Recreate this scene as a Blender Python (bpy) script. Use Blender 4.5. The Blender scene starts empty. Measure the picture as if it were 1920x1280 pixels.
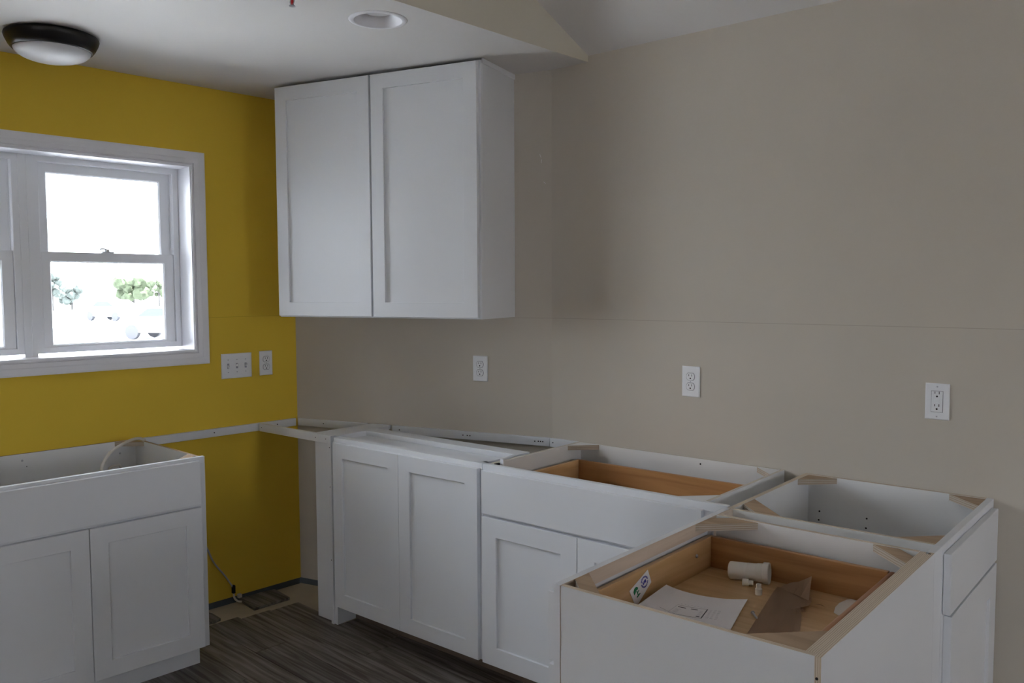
import bpy, bmesh, math, random
from mathutils import Matrix, Vector

random.seed(7)
C = bpy.context.scene.collection
SC = bpy.context.scene
PI = math.pi

# ------------------------------------------------------------------ camera
cam_d = bpy.data.cameras.new('camera')
cam = bpy.data.objects.new('camera', cam_d)
C.objects.link(cam)
_r = Vector((0.764797, 0.644255, -0.004556)); _u = Vector((-0.03699, 0.050968, 0.998015)); _f = Vector((-0.643209, 0.76311, -0.062811))
cam.matrix_world = Matrix(((_r.x, _u.x, -_f.x, 2.27723), (_r.y, _u.y, -_f.y, -2.97813), (_r.z, _u.z, -_f.z, 1.54273), (0, 0, 0, 1)))
cam_d.sensor_width = 36.0
cam_d.lens = 29.7188
cam_d.clip_start = 0.02
cam_d.clip_end = 2000
SC.camera = cam

# ------------------------------------------------------------------ exposure and sky
SC.view_settings.view_transform = 'Standard'
SC.view_settings.look = 'None'
SC.view_settings.gamma = 1.0
SC.view_settings.use_curve_mapping = False
SC.view_settings.exposure = 0.0
SC.cycles.use_denoising = True
SC.cycles.max_bounces = 10
SC.cycles.diffuse_bounces = 7
SC.cycles.transparent_max_bounces = 16
SC.cycles.sample_clamp_indirect = 0.0

SKY = 23.0
w = bpy.data.worlds.new('overcast_sky')
SC.world = w
w.use_nodes = True
bg = w.node_tree.nodes['Background']
bg.inputs[0].default_value = (0.865, 0.91, 1.0, 1)
bg.inputs[1].default_value = SKY

sun_d = bpy.data.lights.new('sun', 'SUN')
sun_d.energy = 74.0
sun_d.angle = math.radians(2.0)
sun_d.color = (1.0, 0.99, 0.97)
sun = bpy.data.objects.new('sun', sun_d)
C.objects.link(sun)
sun.rotation_euler = Vector((0.10, 0.52, 0.85)).to_track_quat('Z', 'Y').to_euler()


def portal(name, loc, rot, sx, sy):
    """marks a real window opening so the sky light through it is sampled well"""
    l = bpy.data.lights.new(name, 'AREA')
    l.shape = 'RECTANGLE'
    l.size = sx
    l.size_y = sy
    l.cycles.is_portal = True
    o = bpy.data.objects.new(name, l)
    C.objects.link(o)
    o.location = loc
    o.rotation_euler = rot
    return o


# ------------------------------------------------------------------ frames
def frame(ox, oy, sx, sy, nx, ny):
    return Matrix(((sx, nx, 0, ox), (sy, ny, 0, oy), (0, 0, 1, 0), (0, 0, 0, 1)))


I4 = Matrix.Identity(4)
CORN = (-1.398077, -0.355585)
DY = (-0.059054, -0.998255)
LW = frame(CORN[0], CORN[1], DY[0], DY[1], 0.998255, -0.059054)      # left wall: s away from the corner, off into the room
LB = frame(0, 0, -0.969145, -0.246491, 0.246491, -0.969145)          # back wall: s from the bend towards the corner
RW = frame(0, 0, -1, 0, 0, -1)                                       # right wall: s = -x
FE = frame(0, 0, 0, -1, 1, 0)                                        # faces +x: s = -y, off = x
FW = frame(0, 0, 0, 1, -1, 0)                                        # faces -x: s = y, off = -x
T = 0.876
HC = 2.490

# ------------------------------------------------------------------ materials
def new_mat(name):
    m = bpy.data.materials.new(name)
    m.use_nodes = True
    nt = m.node_tree
    return m, nt, nt.nodes['Principled BSDF']


def ramp(nt, stops):
    r = nt.nodes.new('ShaderNodeValToRGB')
    e = r.color_ramp.elements
    while len(e) < len(stops):
        e.new(0.5)
    for k, (p, c) in enumerate(stops):
        e[k].position = p
        e[k].color = (*c, 1)
    return r


def paint(name, col, rough=0.55, bump=0.02, scale=90, var=0.03, spec=0.35):
    m, nt, b = new_mat(name)
    tc = nt.nodes.new('ShaderNodeTexCoord')
    n = nt.nodes.new('ShaderNodeTexNoise')
    n.inputs['Scale'].default_value = 2.3
    n.inputs['Detail'].default_value = 3
    nt.links.new(tc.outputs['Object'], n.inputs['Vector'])
    lo = tuple(c * (1 - var) for c in col)
    hi = tuple(min(1, c * (1 + var)) for c in col)
    r = ramp(nt, [(0.3, lo), (0.7, hi)])
    nt.links.new(n.outputs['Fac'], r.inputs['Fac'])
    nt.links.new(r.outputs['Color'], b.inputs['Base Color'])
    b.inputs['Roughness'].default_value = rough
    b.inputs['Specular IOR Level'].default_value = spec
    if bump:
        n2 = nt.nodes.new('ShaderNodeTexNoise')
        n2.inputs['Scale'].default_value = scale
        n2.inputs['Detail'].default_value = 4
        nt.links.new(tc.outputs['Object'], n2.inputs['Vector'])
        bp = nt.nodes.new('ShaderNodeBump')
        bp.inputs['Strength'].default_value = bump * 5
        bp.inputs['Distance'].default_value = 0.002
        nt.links.new(n2.outputs['Fac'], bp.inputs['Height'])
        nt.links.new(bp.outputs['Normal'], b.inputs['Normal'])
    return m


def wall_paint(name, col, seam_z):
    """roller-textured wall paint with the faint taped board joint at one height"""
    m = paint(name, col, 0.75, 0.03, 260, 0.02, 0.2)
    nt = m.node_tree
    b = nt.nodes['Principled BSDF']
    g = nt.nodes.new('ShaderNodeNewGeometry')
    s = nt.nodes.new('ShaderNodeSeparateXYZ')
    nt.links.new(g.outputs['Position'], s.inputs[0])
    a = nt.nodes.new('ShaderNodeMath'); a.operation = 'SUBTRACT'; a.inputs[1].default_value = seam_z
    nt.links.new(s.outputs['Z'], a.inputs[0])
    ab = nt.nodes.new('ShaderNodeMath'); ab.operation = 'ABSOLUTE'
    nt.links.new(a.outputs[0], ab.inputs[0])
    lt = nt.nodes.new('ShaderNodeMath'); lt.operation = 'LESS_THAN'; lt.inputs[1].default_value = 0.0012
    nt.links.new(ab.outputs[0], lt.inputs[0])
    mx = nt.nodes.new('ShaderNodeMix'); mx.data_type = 'RGBA'
    old = b.inputs['Base Color'].links[0].from_socket
    nt.links.new(old, mx.inputs[6])
    mx.inputs[7].default_value = (col[0] * 0.80, col[1] * 0.79, col[2] * 0.78, 1)
    nt.links.new(lt.outputs[0], mx.inputs[0])
    nt.links.new(mx.outputs[2], b.inputs['Base Color'])
    return m


def wood(name, c1, c2, axis='X', rough=0.4, scale=1.0, spec=0.4, streak=(0.35, 0.65)):
    m, nt, b = new_mat(name)
    tc = nt.nodes.new('ShaderNodeTexCoord')
    mp = nt.nodes.new('ShaderNodeMapping')
    sc = {'X': (1.2, 22, 22), 'Y': (22, 1.2, 22), 'Z': (22, 22, 1.2)}[axis]
    mp.inputs['Scale'].default_value = tuple(v * scale for v in sc)
    nt.links.new(tc.outputs['Object'], mp.inputs['Vector'])
    n = nt.nodes.new('ShaderNodeTexNoise')
    n.inputs['Scale'].default_value = 1.6
    n.inputs['Detail'].default_value = 6
    n.inputs['Distortion'].default_value = 0.6
    nt.links.new(mp.outputs[0], n.inputs['Vector'])
    r = ramp(nt, [(streak[0], c1), (streak[1], c2)])
    nt.links.new(n.outputs['Fac'], r.inputs['Fac'])
    nt.links.new(r.outputs['Color'], b.inputs['Base Color'])
    b.inputs['Roughness'].default_value = rough
    b.inputs['Specular IOR Level'].default_value = spec
    bp = nt.nodes.new('ShaderNodeBump'); bp.inputs['Strength'].default_value = 0.15; bp.inputs['Distance'].default_value = 0.001
    nt.links.new(n.outputs['Fac'], bp.inputs['Height'])
    nt.links.new(bp.outputs['Normal'], b.inputs['Normal'])
    return m


def ply(name, axis, period=0.0042, k=1.0):
    """plywood edge: pale and dark veneers stacked along one world axis"""
    m, nt, b = new_mat(name)
    g = nt.nodes.new('ShaderNodeNewGeometry')
    s = nt.nodes.new('ShaderNodeSeparateXYZ')
    nt.links.new(g.outputs['Position'], s.inputs[0])
    n = nt.nodes.new('ShaderNodeTexNoise'); n.inputs['Scale'].default_value = 9; n.inputs['Detail'].default_value = 8; n.inputs['Roughness'].default_value = 0.7
    nt.links.new(g.outputs['Position'], n.inputs['Vector'])
    ma = nt.nodes.new('ShaderNodeMath'); ma.operation = 'MULTIPLY_ADD'
    nt.links.new(n.outputs['Fac'], ma.inputs[0]); ma.inputs[1].default_value = 0.0060
    nt.links.new(s.outputs[axis], ma.inputs[2])
    md = nt.nodes.new('ShaderNodeMath'); md.operation = 'FLOORED_MODULO'; md.inputs[1].default_value = period
    nt.links.new(ma.outputs[0], md.inputs[0])
    dv = nt.nodes.new('ShaderNodeMath'); dv.operation = 'DIVIDE'; dv.inputs[1].default_value = period
    nt.links.new(md.outputs[0], dv.inputs[0])
    r = ramp(nt, [(0.0, (0.62 * k, 0.53 * k, 0.42 * k)), (0.5, (0.68 * k, 0.585 * k, 0.48 * k)), (0.72, (0.30 * k, 0.20 * k, 0.14 * k)), (0.84, (0.60 * k, 0.51 * k, 0.39 * k))])
    nt.links.new(dv.outputs[0], r.inputs['Fac'])
    nt.links.new(r.outputs['Color'], b.inputs['Base Color'])
    b.inputs['Roughness'].default_value = 0.7
    return m


def plain(name, col, rough=0.5, metal=0.0, spec=0.4):
    m, nt, b = new_mat(name)
    b.inputs['Base Color'].default_value = (*col, 1)
    b.inputs['Roughness'].default_value = rough
    b.inputs['Metallic'].default_value = metal
    b.inputs['Specular IOR Level'].default_value = spec
    return m


M = {}
M['white'] = paint('white_cabinet_paint', (0.715, 0.73, 0.765), 0.38, 0.01, 60, 0.015, 0.45)
M['melamine'] = paint('white_melamine', (0.74, 0.74, 0.74), 0.42, 0.0, 60, 0.015, 0.4)
M['trim'] = paint('white_trim_paint', (0.79, 0.79, 0.83), 0.4, 0.01, 60, 0.015, 0.45)
M['vinyl'] = paint('white_window_vinyl', (0.80, 0.81, 0.84), 0.35, 0.0, 60, 0.01, 0.45)
M['beige'] = wall_paint('beige_wall_paint', (0.52, 0.478, 0.418), 1.4098)
M['cream'] = paint('cream_wall_paint', (0.62, 0.585, 0.50), 0.75, 0.03, 260, 0.02, 0.2)
M['yellow'] = wall_paint('yellow_wall_paint', (0.74, 0.51, 0.055), 1.4098)
M['ceiling'] = paint('white_ceiling_paint', (0.66, 0.645, 0.64), 0.85, 0.03, 200, 0.015, 0.2)
M['subfloor'] = paint('dusty_subfloor', (0.56, 0.49, 0.39), 0.9, 0.2, 40, 0.22, 0.1)
M['planks'] = []
for k, (a, b_) in enumerate((((0.095, 0.072, 0.062), (0.27, 0.245, 0.225)), ((0.085, 0.067, 0.060), (0.24, 0.22, 0.205)), ((0.115, 0.086, 0.070), (0.30, 0.265, 0.235)))):
    M['planks'].append(wood('grey_brown_plank_%d' % (k + 1), a, b_, 'X', 0.55, 1.5, 0.3, (0.36, 0.66)))
M['drawer_wood'] = wood('shaded_orange_maple', (0.37, 0.18, 0.07), (0.50, 0.27, 0.115), 'X', 0.35)  # drawer maple with the shade on these faces put into its colour
M['drawer_wood_y_lit'] = wood('lit_maple_cross', (0.56, 0.34, 0.155), (0.68, 0.45, 0.23), 'Y', 0.35)  # same maple in a paler, lit tone, grain along y
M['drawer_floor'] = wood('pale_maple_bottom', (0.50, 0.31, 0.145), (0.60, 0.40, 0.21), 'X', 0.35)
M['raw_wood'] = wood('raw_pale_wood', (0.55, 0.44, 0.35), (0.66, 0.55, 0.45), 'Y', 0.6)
M['drawer_wood_red'] = wood('shaded_reddish_maple_edge', (0.30, 0.125, 0.05), (0.38, 0.175, 0.08), 'Y', 0.35)  # reddish maple, darkened to carry the shadow gap behind the rail
M['edge_pale'] = paint('pale_panel_edge', (0.60, 0.56, 0.49), 0.6, 0.0, 60, 0.08)
M['toe_shade'] = paint('shaded_toe_board', (0.16, 0.12, 0.09), 0.8, 0.05, 60, 0.1)  # shade under the doors painted into the toe boards as dark brown
M['block_top'] = wood('plywood_face', (0.34, 0.235, 0.15), (0.44, 0.31, 0.20), 'X', 0.6)
M['ply_x'] = ply('plywood_edge_x', 'X')
M['ply_y'] = ply('plywood_edge_y', 'Y')
M['ply_z'] = ply('plywood_edge_z', 'Z', 0.0064, 0.72)
M['dark'] = plain('dark_hole', (0.015, 0.012, 0.012), 0.8)
M['plate'] = plain('white_switch_plastic', (0.78, 0.79, 0.82), 0.3)
M['steel'] = plain('zinc_screw', (0.45, 0.46, 0.5), 0.35, 0.9)
M['sill'] = paint('dark_bottom_plate', (0.12, 0.14, 0.16), 0.8, 0.1, 40, 0.3)
M['bronze'] = plain('dark_bronze', (0.012, 0.010, 0.011), 0.35, 0.3)
M['opal'] = plain('opal_glass', (0.62, 0.62, 0.65), 0.45, 0.0, 0.3)
M['pvc'] = plain('white_pvc', (0.74, 0.72, 0.68), 0.35)
M['paper'] = paint('white_paper', (0.86, 0.85, 0.89), 0.8, 0.0, 50, 0.02, 0.1)
M['ink'] = plain('grey_ink', (0.10, 0.10, 0.13), 0.8)
M['ink_light'] = plain('faint_ink', (0.36, 0.36, 0.42), 0.8)
M['kraft'] = paint('brown_kraft_paper', (0.52, 0.365, 0.255), 0.85, 0.05, 60, 0.06, 0.1)
M['green'] = plain('green_print', (0.01, 0.20, 0.08), 0.7)
M['blue'] = plain('blue_print', (0.06, 0.06, 0.38), 0.7)
M['cord'] = plain('cream_cord', (0.62, 0.58, 0.52), 0.5)
M['cord_grey'] = plain('grey_cord', (0.42, 0.41, 0.42), 0.5)
M['red'] = plain('red_bulb', (0.5, 0.01, 0.01), 0.3)
M['gravel'] = paint('pale_gravel', (0.40, 0.405, 0.42), 0.95, 0.0, 1, 0.1, 0.1)
M['leaf'] = paint('green_leaves', (0.050, 0.061, 0.038), 0.9, 0.0, 1, 0.35, 0.1)
M['leaf_dark'] = paint('blue_green_leaves', (0.052, 0.060, 0.055), 0.9, 0.0, 1, 0.3, 0.1)
M['bark'] = plain('bark', (0.05, 0.048, 0.046), 0.9, 0.0, 0.1)
M['house'] = plain('white_siding', (0.6, 0.6, 0.62), 0.8)
M['far_dark'] = plain('dark_window_glass', (0.056, 0.060, 0.065), 0.9, 0.0, 0.1)
M['tyre'] = plain('tyre_rubber', (0.064, 0.064, 0.070), 0.9, 0.0, 0.1)


def glass_mat():
    m = bpy.data.materials.new('window_glass')
    m.use_nodes = True
    nt = m.node_tree
    nt.nodes.clear()
    out = nt.nodes.new('ShaderNodeOutputMaterial')
    tr = nt.nodes.new('ShaderNodeBsdfTransparent'); tr.inputs[0].default_value = (0.93, 0.95, 0.95, 1)
    gl = nt.nodes.new('ShaderNodeBsdfGlossy'); gl.inputs['Roughness'].default_value = 0.02
    fr = nt.nodes.new('ShaderNodeFresnel'); fr.inputs[0].default_value = 1.35
    mx = nt.nodes.new('ShaderNodeMixShader')
    nt.links.new(fr.outputs[0], mx.inputs[0])
    nt.links.new(tr.outputs[0], mx.inputs[1])
    nt.links.new(gl.outputs[0], mx.inputs[2])
    nt.links.new(mx.outputs[0], out.inputs[0])
    return m


M['glass'] = glass_mat()

# ------------------------------------------------------------------ mesh helpers
WORLD = {}        # world matrices of the parents, kept by hand


def thing(name, label, cat, loc=(0, 0, 0), rotz=0.0, group=None, kind=None):
    o = bpy.data.objects.new(name, None)
    C.objects.link(o)
    o.empty_display_size = 0.05
    o.location = loc
    o.rotation_euler = (0, 0, rotz)
    WORLD[o.name] = Matrix.Translation(Vector(loc)) @ Matrix.Rotation(rotz, 4, 'Z')
    if label: o['label'] = label
    if cat: o['category'] = cat
    if group: o['group'] = group
    if kind: o['kind'] = kind
    return o


def obj(name, bm, mats, parent=None, fr=I4, smooth=False, label=None, cat=None, group=None, kind=None, base=None):
    """link a bmesh given in frame coordinates as one mesh object; its origin is the parent's, or base"""
    bm.transform(fr)
    pm = WORLD[parent.name] if parent else I4
    b = Matrix.Translation(Vector(base)) if base else pm
    bm.transform(b.inverted())
    bmesh.ops.recalc_face_normals(bm, faces=bm.faces)
    me = bpy.data.meshes.new(name)
    bm.to_mesh(me)
    bm.free()
    for m in (mats if isinstance(mats, (list, tuple)) else [mats]):
        me.materials.append(m)
    if smooth:
        for p in me.polygons:
            p.use_smooth = True
    o = bpy.data.objects.new(name, me)
    C.objects.link(o)
    if parent:
        o.parent = parent
        o.matrix_local = pm.inverted() @ b
    else:
        o.matrix_world = b
    WORLD[o.name] = b
    if label: o['label'] = label
    if cat: o['category'] = cat
    if group: o['group'] = group
    if kind: o['kind'] = kind
    return o


def B():
    return bmesh.new()


def box(bm, x0, x1, y0, y1, z0, z1, mi=0, bev=0.0, seg=1, only=None):
    """axis aligned box; only = {side: material index} with sides x- x+ y- y+ z- z+"""
    vs = [bm.verts.new(p) for p in ((x0, y0, z0), (x1, y0, z0), (x1, y1, z0), (x0, y1, z0), (x0, y0, z1), (x1, y0, z1), (x1, y1, z1), (x0, y1, z1))]
    sides = {'z-': (3, 2, 1, 0), 'z+': (4, 5, 6, 7), 'y-': (0, 1, 5, 4), 'x+': (1, 2, 6, 5), 'y+': (2, 3, 7, 6), 'x-': (3, 0, 4, 7)}
    fs = []
    for k, idx in sides.items():
        f = bm.faces.new([vs[i] for i in idx])
        f.material_index = (only or {}).get(k, mi)
        fs.append(f)
    if bev:
        es = list({e for f in fs for e in f.edges})
        bmesh.ops.bevel(bm, geom=es, offset=bev, segments=seg, affect='EDGES', profile=0.5)
    return bm


def ringloft(bm, r, prof, mi=0, close=True, sign=1):
    """rectangular ring: r = (s0, s1, z0, z1) inner edge, prof = [(grow outward, off)]"""
    loops = []
    for d, o in prof:
        loops.append([bm.verts.new((s, o, z)) for s, z in ((r[0] - d, r[2] - d), (r[1] + d, r[2] - d), (r[1] + d, r[3] + d), (r[0] - d, r[3] + d))])
    n = len(loops)
    for k in range(n if close else n - 1):
        a, b = loops[k], loops[(k + 1) % n]
        for i in range(4):
            j = (i + 1) % 4
            f = bm.faces.new((a[i], a[j], b[j], b[i]))
            f.material_index = mi
    return bm


def lathe(bm, prof, n=32, mat=I4, mi=0, cap0=False, cap1=False):
    """prof = [(radius, height)] about local z"""
    loops = []
    for r, h in prof:
        if r < 1e-6:
            loops.append([bm.verts.new(mat @ Vector((0, 0, h)))])
        else:
            loops.append([bm.verts.new(mat @ Vector((r * math.cos(2 * PI * k / n), r * math.sin(2 * PI * k / n), h))) for k in range(n)])
    for a, b in zip(loops, loops[1:]):
        for k in range(n):
            j = (k + 1) % n
            if len(a) == 1 and len(b) == 1:
                continue
            if len(a) == 1: f = bm.faces.new((a[0], b[j], b[k]))
            elif len(b) == 1: f = bm.faces.new((a[k], a[j], b[0]))
            else: f = bm.faces.new((a[k], a[j], b[j], b[k]))
            f.material_index = mi
    if cap0: bm.faces.new(loops[0]).material_index = mi
    if cap1: bm.faces.new(loops[-1]).material_index = mi
    return bm


def tube(bm, pts, r, n=8, mi=0):
    pts = [Vector(p) for p in pts]
    # Catmull-Rom resample
    P = [pts[0]] + pts + [pts[-1]]
    out = []
    for i in range(1, len(P) - 2):
        for k in range(6):
            t = k / 6
            a, b, c, d = P[i - 1], P[i], P[i + 1], P[i + 2]
            out.append(0.5 * ((2 * b) + (c - a) * t + (2 * a - 5 * b + 4 * c - d) * t * t + (3 * b - a - 3 * c + d) * t ** 3))
    out.append(pts[-1])
    loops = []
    up = Vector((0.3, 0.2, 1)).normalized()
    for i, p in enumerate(out):
        d = (out[min(i + 1, len(out) - 1)] - out[max(i - 1, 0)]).normalized()
        a = d.cross(up)
        if a.length < 1e-4: a = d.cross(Vector((1, 0, 0)))
        a.normalize()
        b = d.cross(a).normalized()
        loops.append([bm.verts.new(p + a * r * math.cos(2 * PI * k / n) + b * r * math.sin(2 * PI * k / n)) for k in range(n)])
    for a, b in zip(loops, loops[1:]):
        for k in range(n):
            bm.faces.new((a[k], a[(k + 1) % n], b[(k + 1) % n], b[k])).material_index = mi
    bm.faces.new(loops[0]); bm.faces.new(loops[-1])
    return bm


def prism(bm, pts, z0, z1, top=0, side=0):
    a = [bm.verts.new((x, y, z0)) for x, y in pts]
    b = [bm.verts.new((x, y, z1)) for x, y in pts]
    bm.faces.new(a).material_index = top
    bm.faces.new(b).material_index = top
    for k in range(len(pts)):
        j = (k + 1) % len(pts)
        bm.faces.new((a[k], a[j], b[j], b[k])).material_index = side
    return bm


def disc(bm, c, r, n=12, depth=0.001, fr_axis='y'):
    """a small round plug: centre c in frame coordinates, facing +y (off)"""
    a = [bm.verts.new((c[0] + r * math.cos(2 * PI * k / n), c[1], c[2] + r * math.sin(2 * PI * k / n))) for k in range(n)]
    b = [bm.verts.new((v.co.x, v.co.y + depth, v.co.z)) for v in a]
    bm.faces.new(a); bm.faces.new(b)
    for k in range(n):
        bm.faces.new((a[k], a[(k + 1) % n], b[(k + 1) % n], b[k]))
    return bm


def door(parent, fr, s0, s1, z0, z1, back, thick=0.019, stile=0.06, rec=0.009, name='door'):
    """shaker door: mitred ring of stiles and rails with a recessed flat panel"""
    bm = B()
    f = back + thick
    e = 0.0012
    inner = (s0 + stile, s1 - stile, z0 + stile, z1 - stile)
    ringloft(bm, inner, [(0, back), (0, f - e), (e, f), (stile - e, f), (stile, f - e), (stile, back)])
    d = obj(name, bm, M['white'], parent, fr)
    bm = B()
    box(bm, inner[0] - 0.004, inner[1] + 0.004, back + 0.002, f - rec, inner[2] - 0.004, inner[3] + 0.004)
    obj('door_panel', bm, M['white'], d, fr)
    return d


def slab(parent, fr, s0, s1, z0, z1, back, thick=0.019, name='drawer_front', mat='white'):
    bm = B()
    box(bm, s0, s1, back, back + thick, z0, z1, bev=0.0015)
    return obj(name, bm, M[mat], parent, fr)


def corner_block(parent, fr, cs, co, ds, do, leg=0.115, inner=0.05, th=0.020, top=T - 0.001, mat='ply_z', face='block_top'):
    """plywood brace set across a corner (cs, co), reaching ds/do = +-1 along the two sides"""
    pts = [(cs + ds * leg, co), (cs, co + do * leg), (cs, co + do * inner), (cs + ds * inner, co)]
    bm = B()
    prism(bm, pts, top - th, top, 0, 1)
    return obj('corner_block', bm, [M[face], M[mat]], parent, fr)


def screw_heads(parent, fr, pts, off, r=0.003, mat='dark', name='screw'):
    for s, z in pts:
        bm = B()
        disc(bm, (s, off, z), r, 10, 0.0008)
        obj(name, bm, M[mat], parent, fr)


# ------------------------------------------------------------------ the setting: floor
bm = B()
box(bm, -1.75, 5.7, -7.2, 0.25, -0.12, -0.008)
obj('floor', bm, M['subfloor'], kind='structure')
floor = bpy.data.objects['floor']
ROW0 = 0.165; PW = 0.149; PLEN = 1.22
starts = [0.235, 0.222, 0.190]
plank_meshes = {}
rows = 27
for k in range(-1, rows):
    s0 = ROW0 + k * PW
    x = 0.62 if k < 0 else starts[k] if k < 3 else 0.19 + 0.02 * math.sin(k * 2.1)
    first = [0.74, 1.1, 0.42, 0.95, 0.6, 1.18, 0.3][k % 7]
    n = 0
    while x < 4.7:
        L = first if n == 0 else PLEN
        bm = B()
        box(bm, x + 0.001, x + L - 0.001, s0 + 0.001, s0 + PW - 0.001, -0.008, 0.0, bev=0.0012)
        # frame: s <-> off swapped so that the plank's grain runs along its length
        fr = frame(CORN[0], CORN[1], 0.998255, -0.059054, DY[0], DY[1])
        c = fr @ Vector((x, s0, 0))
        bm.transform(fr)
        bm.transform(Matrix.Rotation(math.atan2(0.059054, 0.998255), 4, 'Z') @ Matrix.Translation(-c))
        bmesh.ops.recalc_face_normals(bm, faces=bm.faces)
        # shift so the noise differs from plank to plank
        me = bpy.data.meshes.new('plank')
        sh = Vector((random.uniform(-30, 30), 0, random.uniform(-2, 2)))
        for v in bm.verts: v.co += sh
        bm.to_mesh(me); bm.free()
        me.materials.append(M['planks'][random.randrange(3)])
        o = bpy.data.objects.new('plank', me)
        C.objects.link(o)
        o.parent = floor
        o.matrix_local = Matrix.Translation(c) @ Matrix.Rotation(-math.atan2(0.059054, 0.998255), 4, 'Z') @ Matrix.Translation(-sh)
        x += L
        n += 1

# ------------------------------------------------------------------ walls
ZB = 0.027
WIN = (0.546, 1.873, 1.257, 2.117)       # finished opening in the left wall (s0, s1, z0, z1)


def wall_with_holes(name, mat, fr, s0, s1, z0, z1, th, holes):
    """one wall slab (front face at off 0, going back th) with rectangular openings"""
    bm = B()
    ss = sorted({s0, s1, *[h[0] for h in holes], *[h[1] for h in holes]})
    zz = sorted({z0, z1, *[h[2] for h in holes], *[h[3] for h in holes]})
    inside = lambda s, z: any(h[0] < s < h[1] and h[2] < z < h[3] for h in holes)
    cells = {}
    for i in range(len(ss) - 1):
        for j in range(len(zz) - 1):
            cells[i, j] = not inside((ss[i] + ss[i + 1]) / 2, (zz[j] + zz[j + 1]) / 2)
    V = {}
    def v(i, j, o):
        if (i, j, o) not in V: V[i, j, o] = bm.verts.new((ss[i], o, zz[j]))
        return V[i, j, o]
    for (i, j), solid in cells.items():
        if not solid: continue
        for o in (0, -th):
            bm.faces.new((v(i, j, o), v(i + 1, j, o), v(i + 1, j + 1, o), v(i, j + 1, o)))
        for (di, dj, a, b) in ((-1, 0, (i, j), (i, j + 1)), (1, 0, (i + 1, j), (i + 1, j + 1)), (0, -1, (i, j), (i + 1, j)), (0, 1, (i, j + 1), (i + 1, j + 1))):
            if not cells.get((i + di, j + dj), False):
                bm.faces.new((v(*a, 0), v(*b, 0), v(*b, -th), v(*a, -th)))
    return obj(name, bm, mat, None, fr, kind='structure')


wall_with_holes('wall_left', M['yellow'], LW, 0.0, 6.7, ZB, 2.62, 0.16, [WIN])
L_BACK = 1.4426
bm = B(); box(bm, 0.0, L_BACK + 0.15, -0.16, 0, ZB, 2.62)
obj('wall_back', bm, M['beige'], None, LB, kind='structure')
bm = B(); box(bm, -5.6, 0.0, -0.16, 0, ZB, 2.54)
obj('wall_right', bm, M['beige'], None, RW, kind='structure')
# unseen sides of the room, with the openings that let the daylight in
EAST = [(1.2, 3.9, 0.15, 2.15)]
wall_with_holes('wall_east', M['cream'], frame(5.5, 0, 0, 1, -1, 0), -7.1, 0.0, 0.0, 4.3, 0.16, [(-1.26, -0.69, 1.14, 1.81)])
wall_with_holes('wall_front', M['cream'], frame(0, -7.0, -1, 0, 0, 1), -5.6, 1.9, 0.0, 2.62, 0.16, [(-3.50, -2.50, 0.75, 1.50)])
# exposed bottom plates under the boards
for k, (fr, a, b) in enumerate(((LW, 0.0, 6.7), (LB, 0.0, 1.46), (RW, -5.6, 0.0))):
    bm = B(); box(bm, a, b, -0.15, -0.010, -0.008, ZB)
    obj('trim_%d' % (k + 1), bm, M['sill'], None, fr, kind='structure')
for z, s, a in ((2.124, 0.0545, 0.4), (2.100, 0.050, -0.1), (2.006, 0.035, 0.9)):
    bm = B(); L = 0.016 if z > 2.05 else 0.013
    box(bm, -0.0009, 0.0009, 0.0, 0.0006, -L / 2, L / 2)
    bm.transform(Matrix.Translation((s, 0, z)) @ Matrix.Rotation(a, 4, 'Y'))
    obj('paint_scuff', bm, M['trim'], bpy.data.objects['wall_back'], LB)

# flat kitchen ceiling with the round cut-out for the recessed light
CAN = Vector((-0.046, -0.948)); CANR = 0.086
def soff_x(y): return 0.1923 + 0.0399 * (y + 0.0)
bm = B()
outer = [LW @ Vector((6.7, -0.1, 0)), LW @ Vector((-0.1, -0.1, 0)), LB @ Vector((0, -0.1, 0)), Vector((soff_x(0), 0.06, 0)), Vector((soff_x(-7.1), -7.1, 0))]
vs = [bm.verts.new((p.x, p.y, HC)) for p in outer]
es = [bm.edges.new((vs[k], vs[(k + 1) % len(vs)])) for k in range(len(vs))]
cv = [bm.verts.new((CAN.x + CANR * math.cos(2 * PI * k / 40), CAN.y + CANR * math.sin(2 * PI * k / 40), HC)) for k in range(40)]
es += [bm.edges.new((cv[k], cv[(k + 1) % 40])) for k in range(40)]
bmesh.ops.triangle_fill(bm, edges=es, use_beauty=True)
obj('ceiling', bm, M['ceiling'], kind='structure')

# bulkhead above the edge of the flat ceiling, up to the vault
def vault(y): return 2.516 + 0.445 * (-y) if y > -3.55 else 2.516 + 0.445 * 3.55 - 0.445 * (-3.55 - y)
bm = B()
ys = [0.06, -3.55, -7.1]
for th in (0.0, 0.06):
    pass
fr_ = []
for th in (0.0, -0.10):
    row = [(bm.verts.new((soff_x(y) + th, y, HC if th == 0 else HC + 0.002)), bm.verts.new((soff_x(y) + th, y, vault(y) + 0.02))) for y in ys]
    fr_.append(row)
for row in fr_:
    for a, b in zip(row, row[1:]):
        bm.faces.new((a[0], b[0], b[1], a[1]))
for i in range(2):
    bm.faces.new((fr_[0][i][0], fr_[0][i + 1][0], fr_[1][i + 1][0], fr_[1][i][0]))
obj('wall_bulkhead', bm, M['cream'], kind='structure')
bm = B()
va = [[bm.verts.new((x, y, vault(y))) for y in ys] for x in (0.05, 5.6)]
for i in range(2):
    bm.faces.new((va[0][i], va[1][i], va[1][i + 1], va[0][i + 1]))
obj('ceiling_vaulted', bm, M['ceiling'], kind='structure')
# gable ends / roof above so that no sky leaks in
bm = B()
box(bm, -1.95, 0.15, -7.3, 0.2, 2.60, 2.66)
obj('roof', bm, M['ceiling'], kind='structure')

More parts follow.
